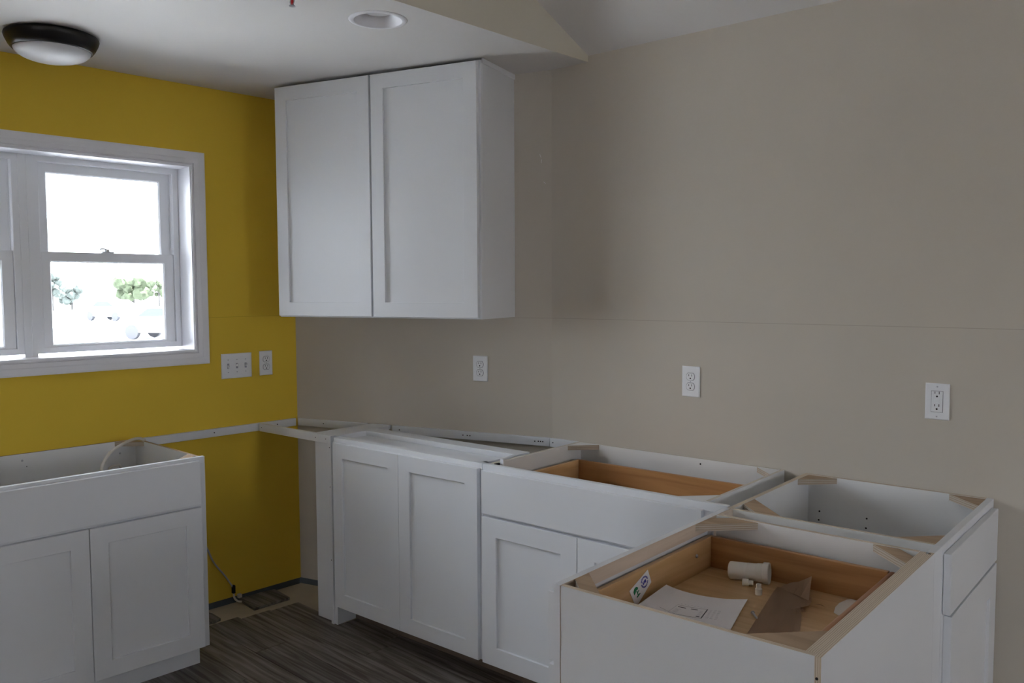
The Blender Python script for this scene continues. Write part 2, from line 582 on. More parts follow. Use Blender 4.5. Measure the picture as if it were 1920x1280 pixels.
# ------------------------------------------------------------------ window pair in the left wall
bm = B()
ringloft(bm, WIN, [(0, 0.0), (0, 0.010), (0.003, 0.011), (0.007, 0.011), (0.0085, 0.006), (0.011, 0.006), (0.0125, 0.013), (0.030, 0.0155), (0.034, 0.0175), (0.058, 0.0185), (0.0645, 0.0165), (0.0655, 0.0)])
obj('trim_4', bm, M['trim'], None, LW, kind='structure')
bm = B()
J = (WIN[0] + 0.004, WIN[1] - 0.004, WIN[2] + 0.004, WIN[3] - 0.004)
ringloft(bm, J, [(0, -0.16), (0, 0.004), (0.004, 0.004), (0.004, -0.16)])
obj('trim_5', bm, M['trim'], None, LW, kind='structure')


def window_unit(k, s0, s1):
    root = thing('window_%d' % k, None, None, LW @ Vector(((s0 + s1) / 2, -0.14, WIN[2])), 0, kind='structure')
    z0, z1 = J[2], J[3]
    bm = B()
    # frame: face ring, then a stepped jamb
    inn = (s0 + 0.027, s1 - 0.027, z0 + 0.038, z1 - 0.024)
    ringloft(bm, inn, [(0, -0.185), (0, -0.122), (0.002, -0.120), (0.0265, -0.120), (0.0265, -0.185)])
    # stops between the two sash tracks
    for a in ((s0 + 0.027, s0 + 0.032), (s1 - 0.032, s1 - 0.027)):
        box(bm, a[0], a[1], -0.150, -0.147, inn[2], inn[3])
    obj('window_frame', bm, M['vinyl'], root, LW)
    # lower sash, towards the room
    zi = 1.664
    g = (s0 + 0.076, s1 - 0.068, 1.310, zi)
    bm = B()
    S = (s0 + 0.0285, s1 - 0.0285, 1.276, 1.709)
    sash(bm, g, S, -0.127, -0.148)
    lo = obj('sash', bm, M['vinyl'], root, LW)
    bm = B(); box(bm, g[0] - 0.004, g[1] + 0.004, -0.142, -0.139, g[2] - 0.004, g[3] + 0.004)
    obj('window_pane', bm, M['glass'], lo, LW)
    # lock on the meeting rail
    cs = (s0 + s1) / 2 + 0.012
    bm = B()
    box(bm, cs - 0.030, cs + 0.024, -0.146, -0.128, 1.709, 1.716, bev=0.003, seg=2)
    lathe(bm, [(0.011, 1.715), (0.011, 1.722), (0.008, 1.726), (0, 1.727)], 16, Matrix.Translation((cs, -0.137, 0)))
    tube(bm, [(cs, -0.137, 1.724), (cs + 0.015, -0.132, 1.727), (cs + 0.034, -0.126, 1.725)], 0.0035, 8)
    obj('sash_lock', bm, M['vinyl'], lo, LW, smooth=True)
    # upper sash, outside track
    g = (s0 + 0.079, s1 - 0.070, 1.705, 2.046)
    S = (s0 + 0.0272, s1 - 0.0272, 1.672, inn[3] + 0.002)
    bm = B()
    sash(bm, g, S, -0.152, -0.174)
    up = obj('sash', bm, M['vinyl'], root, LW)
    bm = B(); box(bm, g[0] - 0.004, g[1] + 0.004, -0.168, -0.165, g[2] - 0.004, g[3] + 0.004)
    obj('window_pane', bm, M['glass'], up, LW)


def sash(bm, g, S, f, b):
    """sash frame with unequal rails: g glass opening, S outer size, f front off, b back off"""
    def loop(q, o): return [bm.verts.new((s, o, z)) for s, z in ((q[0], q[2]), (q[1], q[2]), (q[1], q[3]), (q[0], q[3]))]
    e = 0.004
    g2 = (g[0] - e, g[1] + e, g[2] - e, g[3] + e)
    ls = [loop(g, b), loop(g, f - 0.008), loop(g2, f - 0.002), loop((g2[0] - .001, g2[1] + .001, g2[2] - .001, g2[3] + .001), f), loop((S[0] + .001, S[1] - .001, S[2] + .001, S[3] - .001), f), loop(S, f - 0.001), loop(S, b)]
    for k in range(len(ls)):
        a, c = ls[k], ls[(k + 1) % len(ls)]
        for i in range(4):
            j = (i + 1) % 4
            bm.faces.new((a[i], a[j], c[j], c[i]))


window_unit(1, 0.551, 1.184)
window_unit(2, 1.235, 1.868)
bm = B()
box(bm, 1.184, 1.2035, -0.175, -0.118, J[2], J[3])
box(bm, 1.2035, 1.2155, -0.175, -0.1215, J[2], J[3])
box(bm, 1.2155, 1.235, -0.175, -0.118, J[2], J[3])
obj('trim_6', bm, M['vinyl'], None, LW, kind='structure')

_p = LW @ Vector(((WIN[0] + WIN[1]) / 2, -0.20, (WIN[2] + WIN[3]) / 2))
portal('daylight_portal', _p, (PI / 2, 0, -PI / 2 - 0.0591), 1.34, 0.87)
portal('daylight_portal', (5.68, -0.975, 1.475), (PI / 2, 0, PI / 2), 0.57, 0.67)
portal('daylight_portal', (3.0, -7.18, 1.125), (PI / 2, 0, PI), 1.0, 0.75)

# ------------------------------------------------------------------ outside
bm = B(); box(bm, -900, 300, -600, 900, -0.7, -0.6)
obj('ground', bm, M['gravel'], kind='structure')


def blob_plant(name, label, cat, loc, h, wdt, mat, seed, trunk=0.0, group=None):
    rnd = random.Random(seed)
    root = thing(name, label, cat, loc, 0, group)
    bm = B()
    nb = 26
    for k in range(nb):
        a = rnd.uniform(0, 2 * PI); rr = wdt * 0.42 * math.sqrt(rnd.random())
        zc = trunk + (h - trunk) * (0.25 + 0.55 * rnd.random())
        r = wdt * rnd.uniform(0.08, 0.18)
        mt = Matrix.Translation((loc[0] + rr * math.cos(a), loc[1] + rr * math.sin(a), loc[2] + zc)) @ Matrix.Diagonal((r, r, min(r, (h - trunk) * 0.3), 1))
        q = bmesh.ops.create_icosphere(bm, subdivisions=2, radius=1.0)
        for v in q['verts']:
            v.co *= 1 + rnd.uniform(-0.22, 0.22)
            v.co = mt @ v.co
    obj('foliage', bm, mat, root, smooth=False)
    bm = B()
    lathe(bm, [(wdt * 0.05, 0), (wdt * 0.04, trunk + (h - trunk) * 0.5)], 8, Matrix.Translation(loc), cap0=True, cap1=True)
    obj('trunk', bm, M['bark'], root)


def ray_at(px, dist, z=-0.6):
    """a point on the far ground in the compass direction seen through the window"""
    d = _f + _r * ((px - 960) / 1585.0)
    d = Vector((d.x, d.y, 0)).normalized()
    return (2.277 + d.x * dist, -2.978 + d.y * dist, z)


blob_plant('broadleaf_tree', 'pale green many-lobed tree seen through the right half of the lower pane', 'tree', ray_at(252, 72), 3.55, 2.9, M['leaf'], 3, 0.7)
blob_plant('broadleaf_tree', 'green tree at the far right edge of the lower pane', 'tree', ray_at(301, 70), 3.2, 1.6, M['leaf'], 5, 1.2)
blob_plant('round_shrub', 'small round bright green shrub in front of the many-lobed tree', 'shrub', ray_at(281, 46), 1.05, 0.95, M['leaf'], 8)
blob_plant('round_shrub', 'wide rounded blue-green shrub left of the far pale house', 'shrub', ray_at(138, 105), 2.9, 2.6, M['leaf_dark'], 11)
blob_plant('broadleaf_tree', 'blurred blue-green tree at the left edge of the lower pane', 'tree', ray_at(102, 100), 4.3, 2.2, M['leaf_dark'], 14, 0.8)

loc = Vector(ray_at(181, 150))
hr = thing('distant_house', 'far white house with four narrow dark windows seen through the lower pane', 'house', loc, 0.43)
hm = WORLD[hr.name]
bm = B(); box(bm, -3, 3, -5, 5, 0, 4.6); obj('house_wall', bm, M['house'], hr, hm)
bm = B()
prism(bm, [(-5.4, 4.5), (5.4, 4.5), (0, 6.6)], -3.3, 3.3)
bm.transform(Matrix(((0, 0, 1, 0), (1, 0, 0, 0), (0, 1, 0, 0), (0, 0, 0, 1))))
obj('house_roof', bm, M['house'], hr, hm)
for k in range(4):
    bm = B(); box(bm, 3.0, 3.08, -1.3 + k * 0.62, -1.12 + k * 0.62, 2.2, 3.3)
    obj('house_window', bm, M['far_dark'], hr, hm)


def car(px, dist, rot, label):
    loc = Vector(ray_at(px, dist))
    root = thing('parked_car', label, 'car', loc, rot)
    fm = WORLD[root.name]
    bm = B()
    prof = [(-2.1, 0.35), (-2.15, 0.75), (-1.9, 0.92), (-1.2, 1.0), (-0.6, 1.42), (0.7, 1.45), (1.35, 1.05), (2.1, 0.95), (2.15, 0.4), (1.7, 0.3), (-1.7, 0.3)]
    prism(bm, prof, -0.85, 0.85)
    bm.transform(Matrix(((1, 0, 0, 0), (0, 0, 1, 0), (0, 1, 0, 0), (0, 0, 0, 1))))
    bmesh.ops.bevel(bm, geom=list(bm.edges), offset=0.06, segments=2, affect='EDGES')
    obj('car_body', bm, M['house'], root, fm)
    for sy in (-0.86, 0.86):
        bm = B()
        prism(bm, [(-1.05, 1.0), (-0.55, 1.34), (0.62, 1.36), (1.15, 1.05)], -0.01, 0.01)
        bm.transform(Matrix(((1, 0, 0, 0), (0, 0, 1, sy), (0, 1, 0, 0), (0, 0, 0, 1))))
        obj('side_window', bm, M['far_dark'], root, fm)
        for sx in (-1.35, 1.35):
            bm = B()
            lathe(bm, [(0.0, -0.1), (0.32, -0.1), (0.33, 0.0), (0.32, 0.1), (0, 0.1)], 20, Matrix.Translation((sx, sy * 0.9, 0.33)) @ Matrix.Rotation(PI / 2, 4, 'X'))
            obj('wheel', bm, M['tyre'], root, fm)
    bm = B(); box(bm, -1.18, -0.68, -0.66, 0.66, 1.0, 1.02)
    obj('windscreen', bm, M['far_dark'], root, fm)


car(214, 66, 0.2, 'white car parked far off below the many-lobed tree')
car(322, 40, 0.5, 'white car cut off by the lower right corner of the window pane')

# ------------------------------------------------------------------ upper wall cabinet (back wall)
uc = thing('wall_cabinet', 'tall white two-door wall cabinet hung up to the ceiling in the corner', 'cabinet', LB @ Vector((0.72, 0.15, 1.413)), math.atan2(-0.246491, -0.969145))
S0, S1, ZU0, ZU1 = 0.181, 1.262, 1.413, 2.480
bm = B(); box(bm, S0, S0 + 0.014, 0.001, 0.300, ZU0, ZU1, bev=0.0008); obj('side_panel', bm, M['white'], uc, LB)
bm = B(); box(bm, S1 - 0.014, S1, 0.001, 0.300, ZU0, ZU1, bev=0.0008); obj('side_panel', bm, M['white'], uc, LB)
bm = B(); box(bm, S0 + 0.014, S1 - 0.014, 0.001, 0.300, ZU0 + 0.010, ZU0 + 0.026); obj('bottom_panel', bm, M['white'], uc, LB)
bm = B(); box(bm, S0 + 0.014, S1 - 0.014, 0.001, 0.300, ZU1 - 0.016, ZU1); obj('top_panel', bm, M['white'], uc, LB)
bm = B(); box(bm, S0 + 0.014, S1 - 0.014, 0.001, 0.008, ZU0 + 0.026, ZU1 - 0.016); obj('back_panel', bm, M['white'], uc, LB)
bm = B()
for a in ((S0, S0 + 0.038), (S1 - 0.038, S1)): box(bm, a[0], a[1], 0.300, 0.3185, ZU0, ZU1, bev=0.0008)
box(bm, S0 + 0.038, S1 - 0.038, 0.300, 0.3185, ZU0, ZU0 + 0.038, bev=0.0008)
box(bm, S0 + 0.038, S1 - 0.038, 0.300, 0.3185, ZU1 - 0.038, ZU1, bev=0.0008)
box(bm, 0.703, 0.741, 0.300, 0.3185, ZU0 + 0.038, ZU1 - 0.038)
obj('face_frame', bm, M['white'], uc, LB)
door(uc, LB, 0.726, 1.252, 1.419, 2.474, 0.321, 0.019, 0.064)
door(uc, LB, 0.191, 0.716, 1.419, 2.474, 0.321, 0.019, 0.064)
bm = B(); box(bm, S0 - 0.006, S0, 0.001, 0.312, 2.4675, 2.488, bev=0.001); obj('scribe_strip', bm, M['white'], uc, LB)

# ------------------------------------------------------------------ base cabinet A (12 inch deep, two doors)
ca = thing('shallow_base_cabinet', 'shallow white two-door base cabinet with a closed top, nearest the yellow wall', 'cabinet', (-0.33, -0.45, 0))
AX0, AX1, AY0, AY1 = -0.808, 0.129, -0.610, -0.322
bm = B()
box(bm, AX0, AX0 + 0.011, -0.575, AY1, 0.105, T, bev=0.0008)
obj('side_panel', bm, M['white'], ca)
bm = B(); box(bm, AX1 - 0.016, AX1, AY0 + 0.02, AY1, 0.105, T); box(bm, AX1 - 0.016, AX1, -0.465, AY1, 0.0, 0.105); obj('side_panel', bm, M['white'], ca)
bm = B(); box(bm, AX0 + 0.011, AX1 - 0.016, AY0 + 0.02, AY1 - 0.008, 0.838, 0.853); obj('top_panel', bm, M['white'], ca)
bm = B(); box(bm, AX0 + 0.011, AX1 - 0.016, AY0 + 0.02, AY1, 0.105, 0.121); obj('bottom_panel', bm, M['white'], ca)
bm = B(); box(bm, AX0 + 0.011, AX1 - 0.016, AY1 - 0.008, AY1, 0.121, 0.838); obj('back_panel', bm, M['white'], ca)
bm = B(); box(bm, AX0 + 0.011, AX1 - 0.016, -0.400, AY1, 0.8532, T, bev=0.001); obj('back_rail', bm, M['white'], ca)
bm = B()
box(bm, AX0 + 0.035, AX1, AY0, AY0 + 0.040, 0.8535, T, bev=0.001)
box(bm, AX0 + 0.011, AX0 + 0.035, AY0 + 0.035, AY0 + 0.040, 0.8535, T)
box(bm, AX0 + 0.035, AX0 + 0.075, AY0, AY0 + 0.02, 0.105, 0.8535)
box(bm, AX0 + 0.011, AX0 + 0.035, AY0 + 0.015, AY0 + 0.02, 0.105, 0.8535)
box(bm, AX1 - 0.038, AX1, AY0, AY0 + 0.02, 0.105, 0.8535)
box(bm, AX0 + 0.075, AX1 - 0.038, AY0, AY0 + 0.02, 0.105, 0.14)
obj('face_frame', bm, M['white'], ca)
door(ca, RW, 0.3252, 0.757, 0.108, 0.857, 0.612, 0.019, 0.066)
door(ca, RW, -0.120, 0.3238, 0.108, 0.857, 0.612, 0.019, 0.066)
bm = B(); box(bm, AX0 - 0.0025, AX0 + 0.016, -0.590, AY1, 0.0, 0.1045); obj('toe_side', bm, M['white'], ca)
bm = B(); box(bm, AX0 + 0.017, AX1, -0.485, -0.470, 0.0, 0.105); obj('toe_kick', bm, M['toe_shade'], ca)

# end panel, filler board, top board, support rail
bm = B(); box(bm, -0.829, -0.811, -0.598, -0.245, 0.0, T, bev=0.001)
ep = obj('upright_board', bm, M['white'], None, label='narrow white board standing edge-on against the left side of the shallow cabinet', cat='panel', base=(-0.82, -0.42, 0))
screw_heads(ep, RW, [(0.820, 0.822), (0.820, 0.640), (0.820, 0.300)], 0.598, 0.0022)
bm = B(); box(bm, -0.955, -0.829, -0.577, -0.559, 0.0, 0.8565, bev=0.001)
obj('filler_board', bm, M['white'], None, label='white upright filler board on the floor left of the narrow edge-on board', cat='board', base=(-0.892, -0.568, 0))
bm = B(); prism(bm, [(-0.945, -0.5765), (-0.8295, -0.5765), (-0.8295, -0.2125), (-0.945, -0.2415)], 0.857, T)
obj('top_board', bm, M['white'], None, label='flat white board bridging from the filler board back to the wall', cat='board', base=(-0.89, -0.4, 0.857))
bm = B(); box(bm, -1.381, -0.8295, -0.5965, -0.5775, 0.838, T, bev=0.0012)
sr = obj('support_rail', bm, M['white'], None, label='slim white rail spanning open air from the yellow wall to the narrow edge-on board', cat='rail', base=(-1.1, -0.587, 0.838))
screw_heads(sr, RW, [(0.925, 0.857), (0.848, 0.858), (1.36, 0.858)], 0.5965, 0.0022)

# countertop support battens screwed to the walls
def batten(fr, s0, s1, label, screws, th=0.019):
    c = fr @ Vector(((s0 + s1) / 2, th / 2, 0.838))
    bm = B(); box(bm, s0, s1, 0.0005, th, 0.838, T, bev=0.0012)
    o = obj('support_batten', bm, M['white'], None, fr, label=label, cat='batten', base=c, group='countertop support battens')
    screw_heads(o, fr, [(s, 0.858 + dz) for s, dz in screws], th)
    return o


batten(LW, 0.020, 0.829, 'white support batten on the yellow wall between the corner and the sink cabinet', [(0.13, 0.0), (0.47, 0), (0.20, 0)])
batten(LB, 0.995, 1.4235, 'short white support batten on the grey-beige wall in the room corner', [(1.26, 0.0)])
batten(LB, 0.006, 0.842, 'long white support batten behind the shallow cabinet with groups of dark screw holes', [(0.446, 0), (0.423, 0), (0.409, 0), (0.077, -0.001), (0.060, 0), (0.049, 0), (0.038, 0), (0.80, 0.0)])
batten(RW, -0.148, 0.0, 'stub of white support batten between the long batten and the drawer-top cabinet', [(-0.018, 0.0)])

# ------------------------------------------------------------------ base cabinet B (wide drawer over two doors)
cb = thing('drawer_base_cabinet', 'white open-topped base cabinet with one wide drawer over two doors beside the shallow cabinet', 'cabinet', (0.6, -0.31, 0))
BX0, BX1 = 0.150, 1.068
top_y = {'z+': 1}
bm = B(); box(bm, BX0, BX0 + 0.016, -0.592, -0.001, 0.105, T, only=top_y); box(bm, BX0, BX0 + 0.016, -0.465, -0.001, 0.0, 0.105); obj('side_panel', bm, [M['melamine'], M['edge_pale']], cb)
bm = B(); box(bm, BX1 - 0.012, BX1, -0.592, -0.001, 0.105, T, only=top_y); box(bm, BX1 - 0.012, BX1, -0.465, -0.001, 0.0, 0.105); obj('side_panel', bm, [M['melamine'], M['edge_pale']], cb)
bm = B(); box(bm, BX0 + 0.016, BX1 - 0.018, -0.014, -0.001, 0.105, T, only=top_y); bk = obj('back_panel', bm, [M['melamine'], M['edge_pale']], cb)
bm = B(); box(bm, BX0 + 0.016, BX1 - 0.018, -0.592, -0.014, 0.105, 0.121); obj('bottom_panel', bm, M['melamine'], cb)
bm = B()
box(bm, 0.131, 1.139, -0.611, -0.592, 0.850, T, bev=0.001)
box(bm, 0.131, 0.165, -0.611, -0.592, 0.105, 0.850)
box(bm, 1.045, 1.139, -0.611, -0.592, 0.105, 0.850)
box(bm, 0.165, 1.045, -0.611, -0.592, 0.672, 0.700)
box(bm, 0.165, 1.045, -0.611, -0.592, 0.105, 0.140)
obj('face_frame', bm, M['white'], cb)
dr = slab(cb, RW, -1.062, -0.142, 0.689, 0.854, 0.612, 0.019, 'drawer')
bm = B(); box(bm, 0.190, 0.205, -0.590, -0.072, 0.725, 0.816, bev=0.002); obj('drawer_side', bm, M['drawer_wood_y_lit'], dr)
bm = B(); box(bm, 1.005, 1.020, -0.590, -0.072, 0.725, 0.816, bev=0.002); obj('drawer_side', bm, M['drawer_wood_y_lit'], dr)
bm = B(); box(bm, 0.205, 1.005, -0.087, -0.072, 0.725, 0.816, bev=0.002); obj('drawer_back', bm, M['drawer_wood'], dr)
bm = B(); box(bm, 0.205, 1.005, -0.587, -0.572, 0.725, 0.816, bev=0.002); obj('drawer_inner_front', bm, M['drawer_wood'], dr)
bm = B(); box(bm, 0.205, 1.005, -0.572, -0.087, 0.728, 0.735); obj('drawer_bottom', bm, M['drawer_floor'], dr)
door(cb, RW, -0.5875, -0.142, 0.108, 0.678, 0.612, 0.019, 0.072)
door(cb, RW, -1.062, -0.5905, 0.108, 0.678, 0.612, 0.019, 0.072)
bm = B(); box(bm, 0.130, 1.139, -0.485, -0.470, 0.0, 0.105); obj('toe_kick', bm, M['toe_shade'], cb)
corner_block(cb, I4, BX0 + 0.016, -0.014, 1, -1, 0.095, 0.0, face='melamine')
corner_block(cb, I4, BX1 - 0.012, -0.014, -1, -1, 0.088, 0.0, face='melamine')
corner_block(cb, I4, BX1 - 0.012, -0.592, -1, 1, 0.10, 0.0, face='melamine')
bm = B(); box(bm, 0.176, 0.192, -0.560, -0.552, 0.835, 0.890, bev=0.001); obj('plastic_clip', bm, M['plate'], cb, label='white plastic clip standing up')
bm = B(); box(bm, 0.168, 0.176, -0.585, -0.560, 0.850, 0.8755); obj('clip_slot', bm, M['dark'], cb)
screw_heads(cb, RW, [(-0.737, 0.856)], 0.0142, 0.0035)

# ------------------------------------------------------------------ cabinet D (faces the room at the right, against the wall)
cd = thing('end_base_cabinet', 'white open-topped base cabinet against the beige wall facing right, empty inside', 'cabinet', (1.45, -0.31, 0))
DX0, DX1 = 1.148, 1.745
bm = B(); box(bm, DX0, DX0 + 0.016, -0.633, -0.003, 0.0, T, only={'z+': 1}); obj('back_panel', bm, [M['melamine'], M['ply_x']], cd)
bm = B(); box(bm, DX0 + 0.016, DX1 - 0.019, -0.018, -0.003, 0.0, T, only={'z+': 1}); obj('side_panel', bm, [M['melamine'], M['ply_y']], cd)
bm = B(); box(bm, DX0 + 0.016, DX1 - 0.019, -0.633, -0.621, 0.0, T, only={'z+': 1}); obj('side_panel', bm, [M['melamine'], M['ply_y']], cd)
bm = B(); box(bm, DX0 + 0.016, DX1 - 0.019, -0.621, -0.018, 0.105, 0.121); obj('bottom_panel', bm, M['melamine'], cd)
bm = B()
box(bm, DX1 - 0.019, DX1, -0.6325, -0.001, 0.848, T, bev=0.0008)
box(bm, DX1 - 0.019, DX1, -0.6325, -0.600, 0.105, 0.848)
box(bm, DX1 - 0.019, DX1, -0.040, -0.001, 0.105, 0.848)
box(bm, DX1 - 0.019, DX1, -0.600, -0.040, 0.668, 0.700)
box(bm, DX1 - 0.019, DX1, -0.600, -0.040, 0.105, 0.140)
obj('face_frame', bm, M['white'], cd)
slab(cd, FE, 0.036, 0.622, 0.693, 0.855, DX1 + 0.001, 0.019, 'drawer_front')
door(cd, FE, 0.036, 0.603, 0.108, 0.684, DX1 + 0.001, 0.019, 0.085)
bm = B(); box(bm, DX1 - 0.09, DX1 - 0.075, -0.63, -0.01, 0.0, 0.105); obj('toe_kick', bm, M['white'], cd)
corner_block(cd, I4, DX0 + 0.016, -0.018, 1, -1, 0.100, 0.0)
corner_block(cd, I4, DX1 - 0.019, -0.018, -1, -1, 0.105, 0.0)
corner_block(cd, I4, DX0 + 0.016, -0.621, 1, 1, 0.150, 0.07)
corner_block(cd, I4, DX1 - 0.019, -0.621, -1, 1, 0.100, 0.0)
for x, z in ((1.205, 0.749), (1.203, 0.7175), (1.367, 0.7505), (1.365, 0.717)):
    bm = B(); disc(bm, (-x, 0.0182, z), 0.0032, 12, 0.0006)
    obj('shelf_pin_hole', bm, M['dark'], cd, RW)

# ------------------------------------------------------------------ cabinet C (foreground, with the drawer full of bits)
cc = thing('corner_drawer_cabinet', 'white open-topped base cabinet in the foreground with a wooden drawer of loose fittings', 'cabinet', (1.45, -1.09, 0))
CX0, CX1 = 1.140, 1.745
bm = B(); box(bm, 1.1595, 1.7325, -1.486, -1.474, 0.0, T, only={'z+': 1, 'x-': 1}); obj('side_panel', bm, [M['white'], M['ply_y']], cc)
bm = B(); box(bm, 1.158, 1.711, -0.722, -0.708, 0.105, T, only={'z+': 1}); obj('side_panel', bm, [M['melamine'], M['ply_y']], cc)
bm = B(); box(bm, 1.711, 1.7265, -1.474, -0.708, 0.0, T - 0.0012, only={'z+': 1, 'z-': 1}); obj('back_panel', bm, [M['melamine'], M['ply_x']], cc)
bm = B()
box(bm, 1.7268, 1.7325, -1.474, -0.722, 0.0, T - 0.0006, only={'z+': 1})
box(bm, 1.7328, CX1, -1.486, -0.708, 0.0, T, only={'z+': 1, 'y-': 1})
obj('outer_panel', bm, [M['white'], M['ply_x']], cc)
bm = B(); box(bm, 1.158, 1.711, -1.474, -0.722, 0.105, 0.121); obj('bottom_panel', bm, M['melamine'], cc)
# face frame on the kitchen side: white outside, raw wood inside
bm = B()
only = {'x+': 1}
box(bm, CX0, 1.158, -1.4870, -0.633, 0.8405, T, only=only)
box(bm, CX0, 1.158, -1.4870, -1.450, 0.0, 0.8405, only=only)
box(bm, CX0, 1.158, -0.740, -0.633, 0.105, 0.8405, only=only)
box(bm, CX0, 1.158, -1.450, -0.740, 0.668, 0.700, only=only)
box(bm, CX0, 1.158, -1.450, -0.740, 0.105, 0.140, only=only)
obj('face_frame', bm, [M['white'], M['raw_wood']], cc)
bm = B(); box(bm, CX1 - 0.019, CX1, -0.7075, -0.633, 0.105, T, bev=0.0008); obj('filler_stile', bm, M['white'], cc)
bm = B(); box(bm, 1.1582, 1.168, -0.704, -0.6335, 0.105, T - 0.001); obj('filler_block', bm, M['raw_wood'], cc)
corner_block(cc, I4, 1.158, -0.722, 1, -1, 0.128, 0.045)
corner_block(cc, I4, 1.711, -0.722, -1, -1, 0.110, 0.045)
corner_block(cc, I4, 1.158, -1.474, 1, 1, 0.100, 0.045)
corner_block(cc, I4, 1.711, -1.474, -1, 1, 0.120, 0.0)
dr = slab(cc, FW, -1.482, -0.700, 0.693, 0.855, -1.139, 0.019, 'drawer')
WB = 0.015
bm = B(); box(bm, 1.1455, 1.1605, -1.440, -0.745, 0.722, 0.821, bev=0.002, seg=2); inner_front = obj('drawer_inner_front', bm, M['drawer_wood_y_lit'], dr)
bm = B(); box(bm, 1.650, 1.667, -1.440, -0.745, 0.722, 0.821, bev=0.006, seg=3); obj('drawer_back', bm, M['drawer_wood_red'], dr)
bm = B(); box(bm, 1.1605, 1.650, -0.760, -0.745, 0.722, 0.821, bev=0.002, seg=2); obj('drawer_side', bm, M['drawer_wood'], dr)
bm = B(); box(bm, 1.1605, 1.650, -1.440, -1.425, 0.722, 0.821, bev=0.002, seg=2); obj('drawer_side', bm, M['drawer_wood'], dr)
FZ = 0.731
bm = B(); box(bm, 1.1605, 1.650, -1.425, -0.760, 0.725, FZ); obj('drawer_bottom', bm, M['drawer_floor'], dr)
bm = B(); lathe(bm, [(0.0055, 0), (0.0055, 0.002), (0.003, 0.0045), (0, 0.005)], 14, Matrix.Translation((1.1605, -0.848, 0.785)) @ Matrix.Rotation(PI / 2, 4, 'Y'))
obj('screw', bm, M['steel'], dr, smooth=True)
# certification sticker on the inside of the drawer front
lab = [(-1.114, 0.8155), (-1.096, 0.778), (-1.160, 0.738), (-1.177, 0.743), (-1.202, 0.783)]
def lab_pt(u, v):      # u 0..1 along the label (near to far), v 0..1 upwards
    a = Vector((-1.202, 0.783)); b = Vector((-1.114, 0.8155)); c = Vector((-1.172, 0.7405)); d_ = Vector((-1.096, 0.778))
    p = a.lerp(b, u).lerp(c.lerp(d_, u), 1 - v)
    return p
bm = B()
pa = [bm.verts.new((1.1612, y, z)) for y, z in lab]; pb = [bm.verts.new((1.1618, y, z)) for y, z in lab]
bm.faces.new(pa); bm.faces.new(pb)
for k in range(5): bm.faces.new((pa[k], pa[(k + 1) % 5], pb[(k + 1) % 5], pb[k]))
obj('certification_sticker', bm, M['paper'], dr, label='white sticker with a green tree and a round blue seal')
def lab_poly(bm, pts, x=1.1620):
    a = [bm.verts.new((x, *lab_pt(u, v))) for u, v in pts]; b = [bm.verts.new((x + 0.0003, *lab_pt(u, v))) for u, v in pts]
    bm.faces.new(a); bm.faces.new(b)
    for k in range(len(pts)): bm.faces.new((a[k], a[(k + 1) % len(pts)], b[(k + 1) % len(pts)], b[k]))
bm = B()
lab_poly(bm, [(0.10, 0.52), (0.12, 0.72), (0.20, 0.84), (0.30, 0.84), (0.36, 0.70), (0.33, 0.60), (0.25, 0.64), (0.18, 0.56)])
lab_poly(bm, [(0.235, 0.30), (0.27, 0.30), (0.275, 0.60), (0.24, 0.60)])
lab_poly(bm, [(0.16, 0.22), (0.36, 0.22), (0.36, 0.28), (0.16, 0.30)])
lab_poly(bm, [(0.27, 0.42), (0.36, 0.46), (0.355, 0.52), (0.27, 0.48)])
obj('green_emblem', bm, M['green'], dr)
bm = B()
for k in range(22):
    if k % 11 == 10: continue
    a = 2 * PI * k / 22
    cu, cv = 0.70, 0.54
    q = []
    for da, rr in ((-0.10, 0.80), (0.10, 0.80), (0.10, 1.12), (-0.10, 1.12)):
        q.append((cu + 0.17 * rr * math.cos(a + da), cv + 0.33 * rr * math.sin(a + da)))
    lab_poly(bm, q)
for k, (u, wd) in enumerate(((0.62, 0.05), (0.69, 0.06), (0.75, 0.05))):
    lab_poly(bm, [(u - 0.02, 0.44), (u + wd - 0.02, 0.44), (u + wd - 0.02, 0.64), (u - 0.02, 0.64)])
obj('blue_seal', bm, M['blue'], dr)
door(cc, FW, -1.482, -0.700, 0.108, 0.684, -1.139, 0.019, 0.066)
bm = B(); box(bm, 1.215, 1.23, -1.474, -0.722, 0.0, 0.105); obj('toe_kick', bm, M['white'], cc)
screw_heads(cc, RW, [(-1.7375, 0.835)], 1.4862, 0.0028)
bm = B(); lathe(bm, [(0.0035, 0), (0.0035, 0.0006), (0, 0.0006)], 12, Matrix.Translation((1.7365, -0.722, T)))
obj('screw', bm, M['dark'], cc)

# ------------------------------------------------------------------ loose things in the drawer
def axis_m(p, d):
    d = Vector(d).normalized()
    q = Vector((0, 0, 1)).rotation_difference(d)
    return Matrix.Translation(p) @ q.to_matrix().to_4x4()


pd = (0.97, 0.235, 0.050)
pp = thing('pipe_coupling', 'wide white plastic pipe with a flared hub, lying at the back of the drawer', 'pipe', (1.30, -0.80, FZ))
mt = axis_m((1.247, -0.820, FZ + 0.0252), pd)
bm = B(); lathe(bm, [(0.0, 0.0), (0.019, 0.0), (0.0235, 0.0025), (0.0245, 0.006), (0.0235, 0.076), (0.019, 0.076)], 40, mt)
obj('pipe_body', bm, M['pvc'], pp, smooth=True)
bm = B(); lathe(bm, [(0.0230, 0.0755), (0.0252, 0.077), (0.0258, 0.092), (0.0262, 0.093), (0.0292, 0.094), (0.0296, 0.108), (0.0286, 0.1095), (0.0255, 0.1095), (0.0245, 0.106), (0.0242, 0.05), (0.0, 0.05)], 40, mt)
hub = obj('pipe_hub', bm, M['pvc'], pp)
for p in hub.data.polygons: p.use_smooth = False

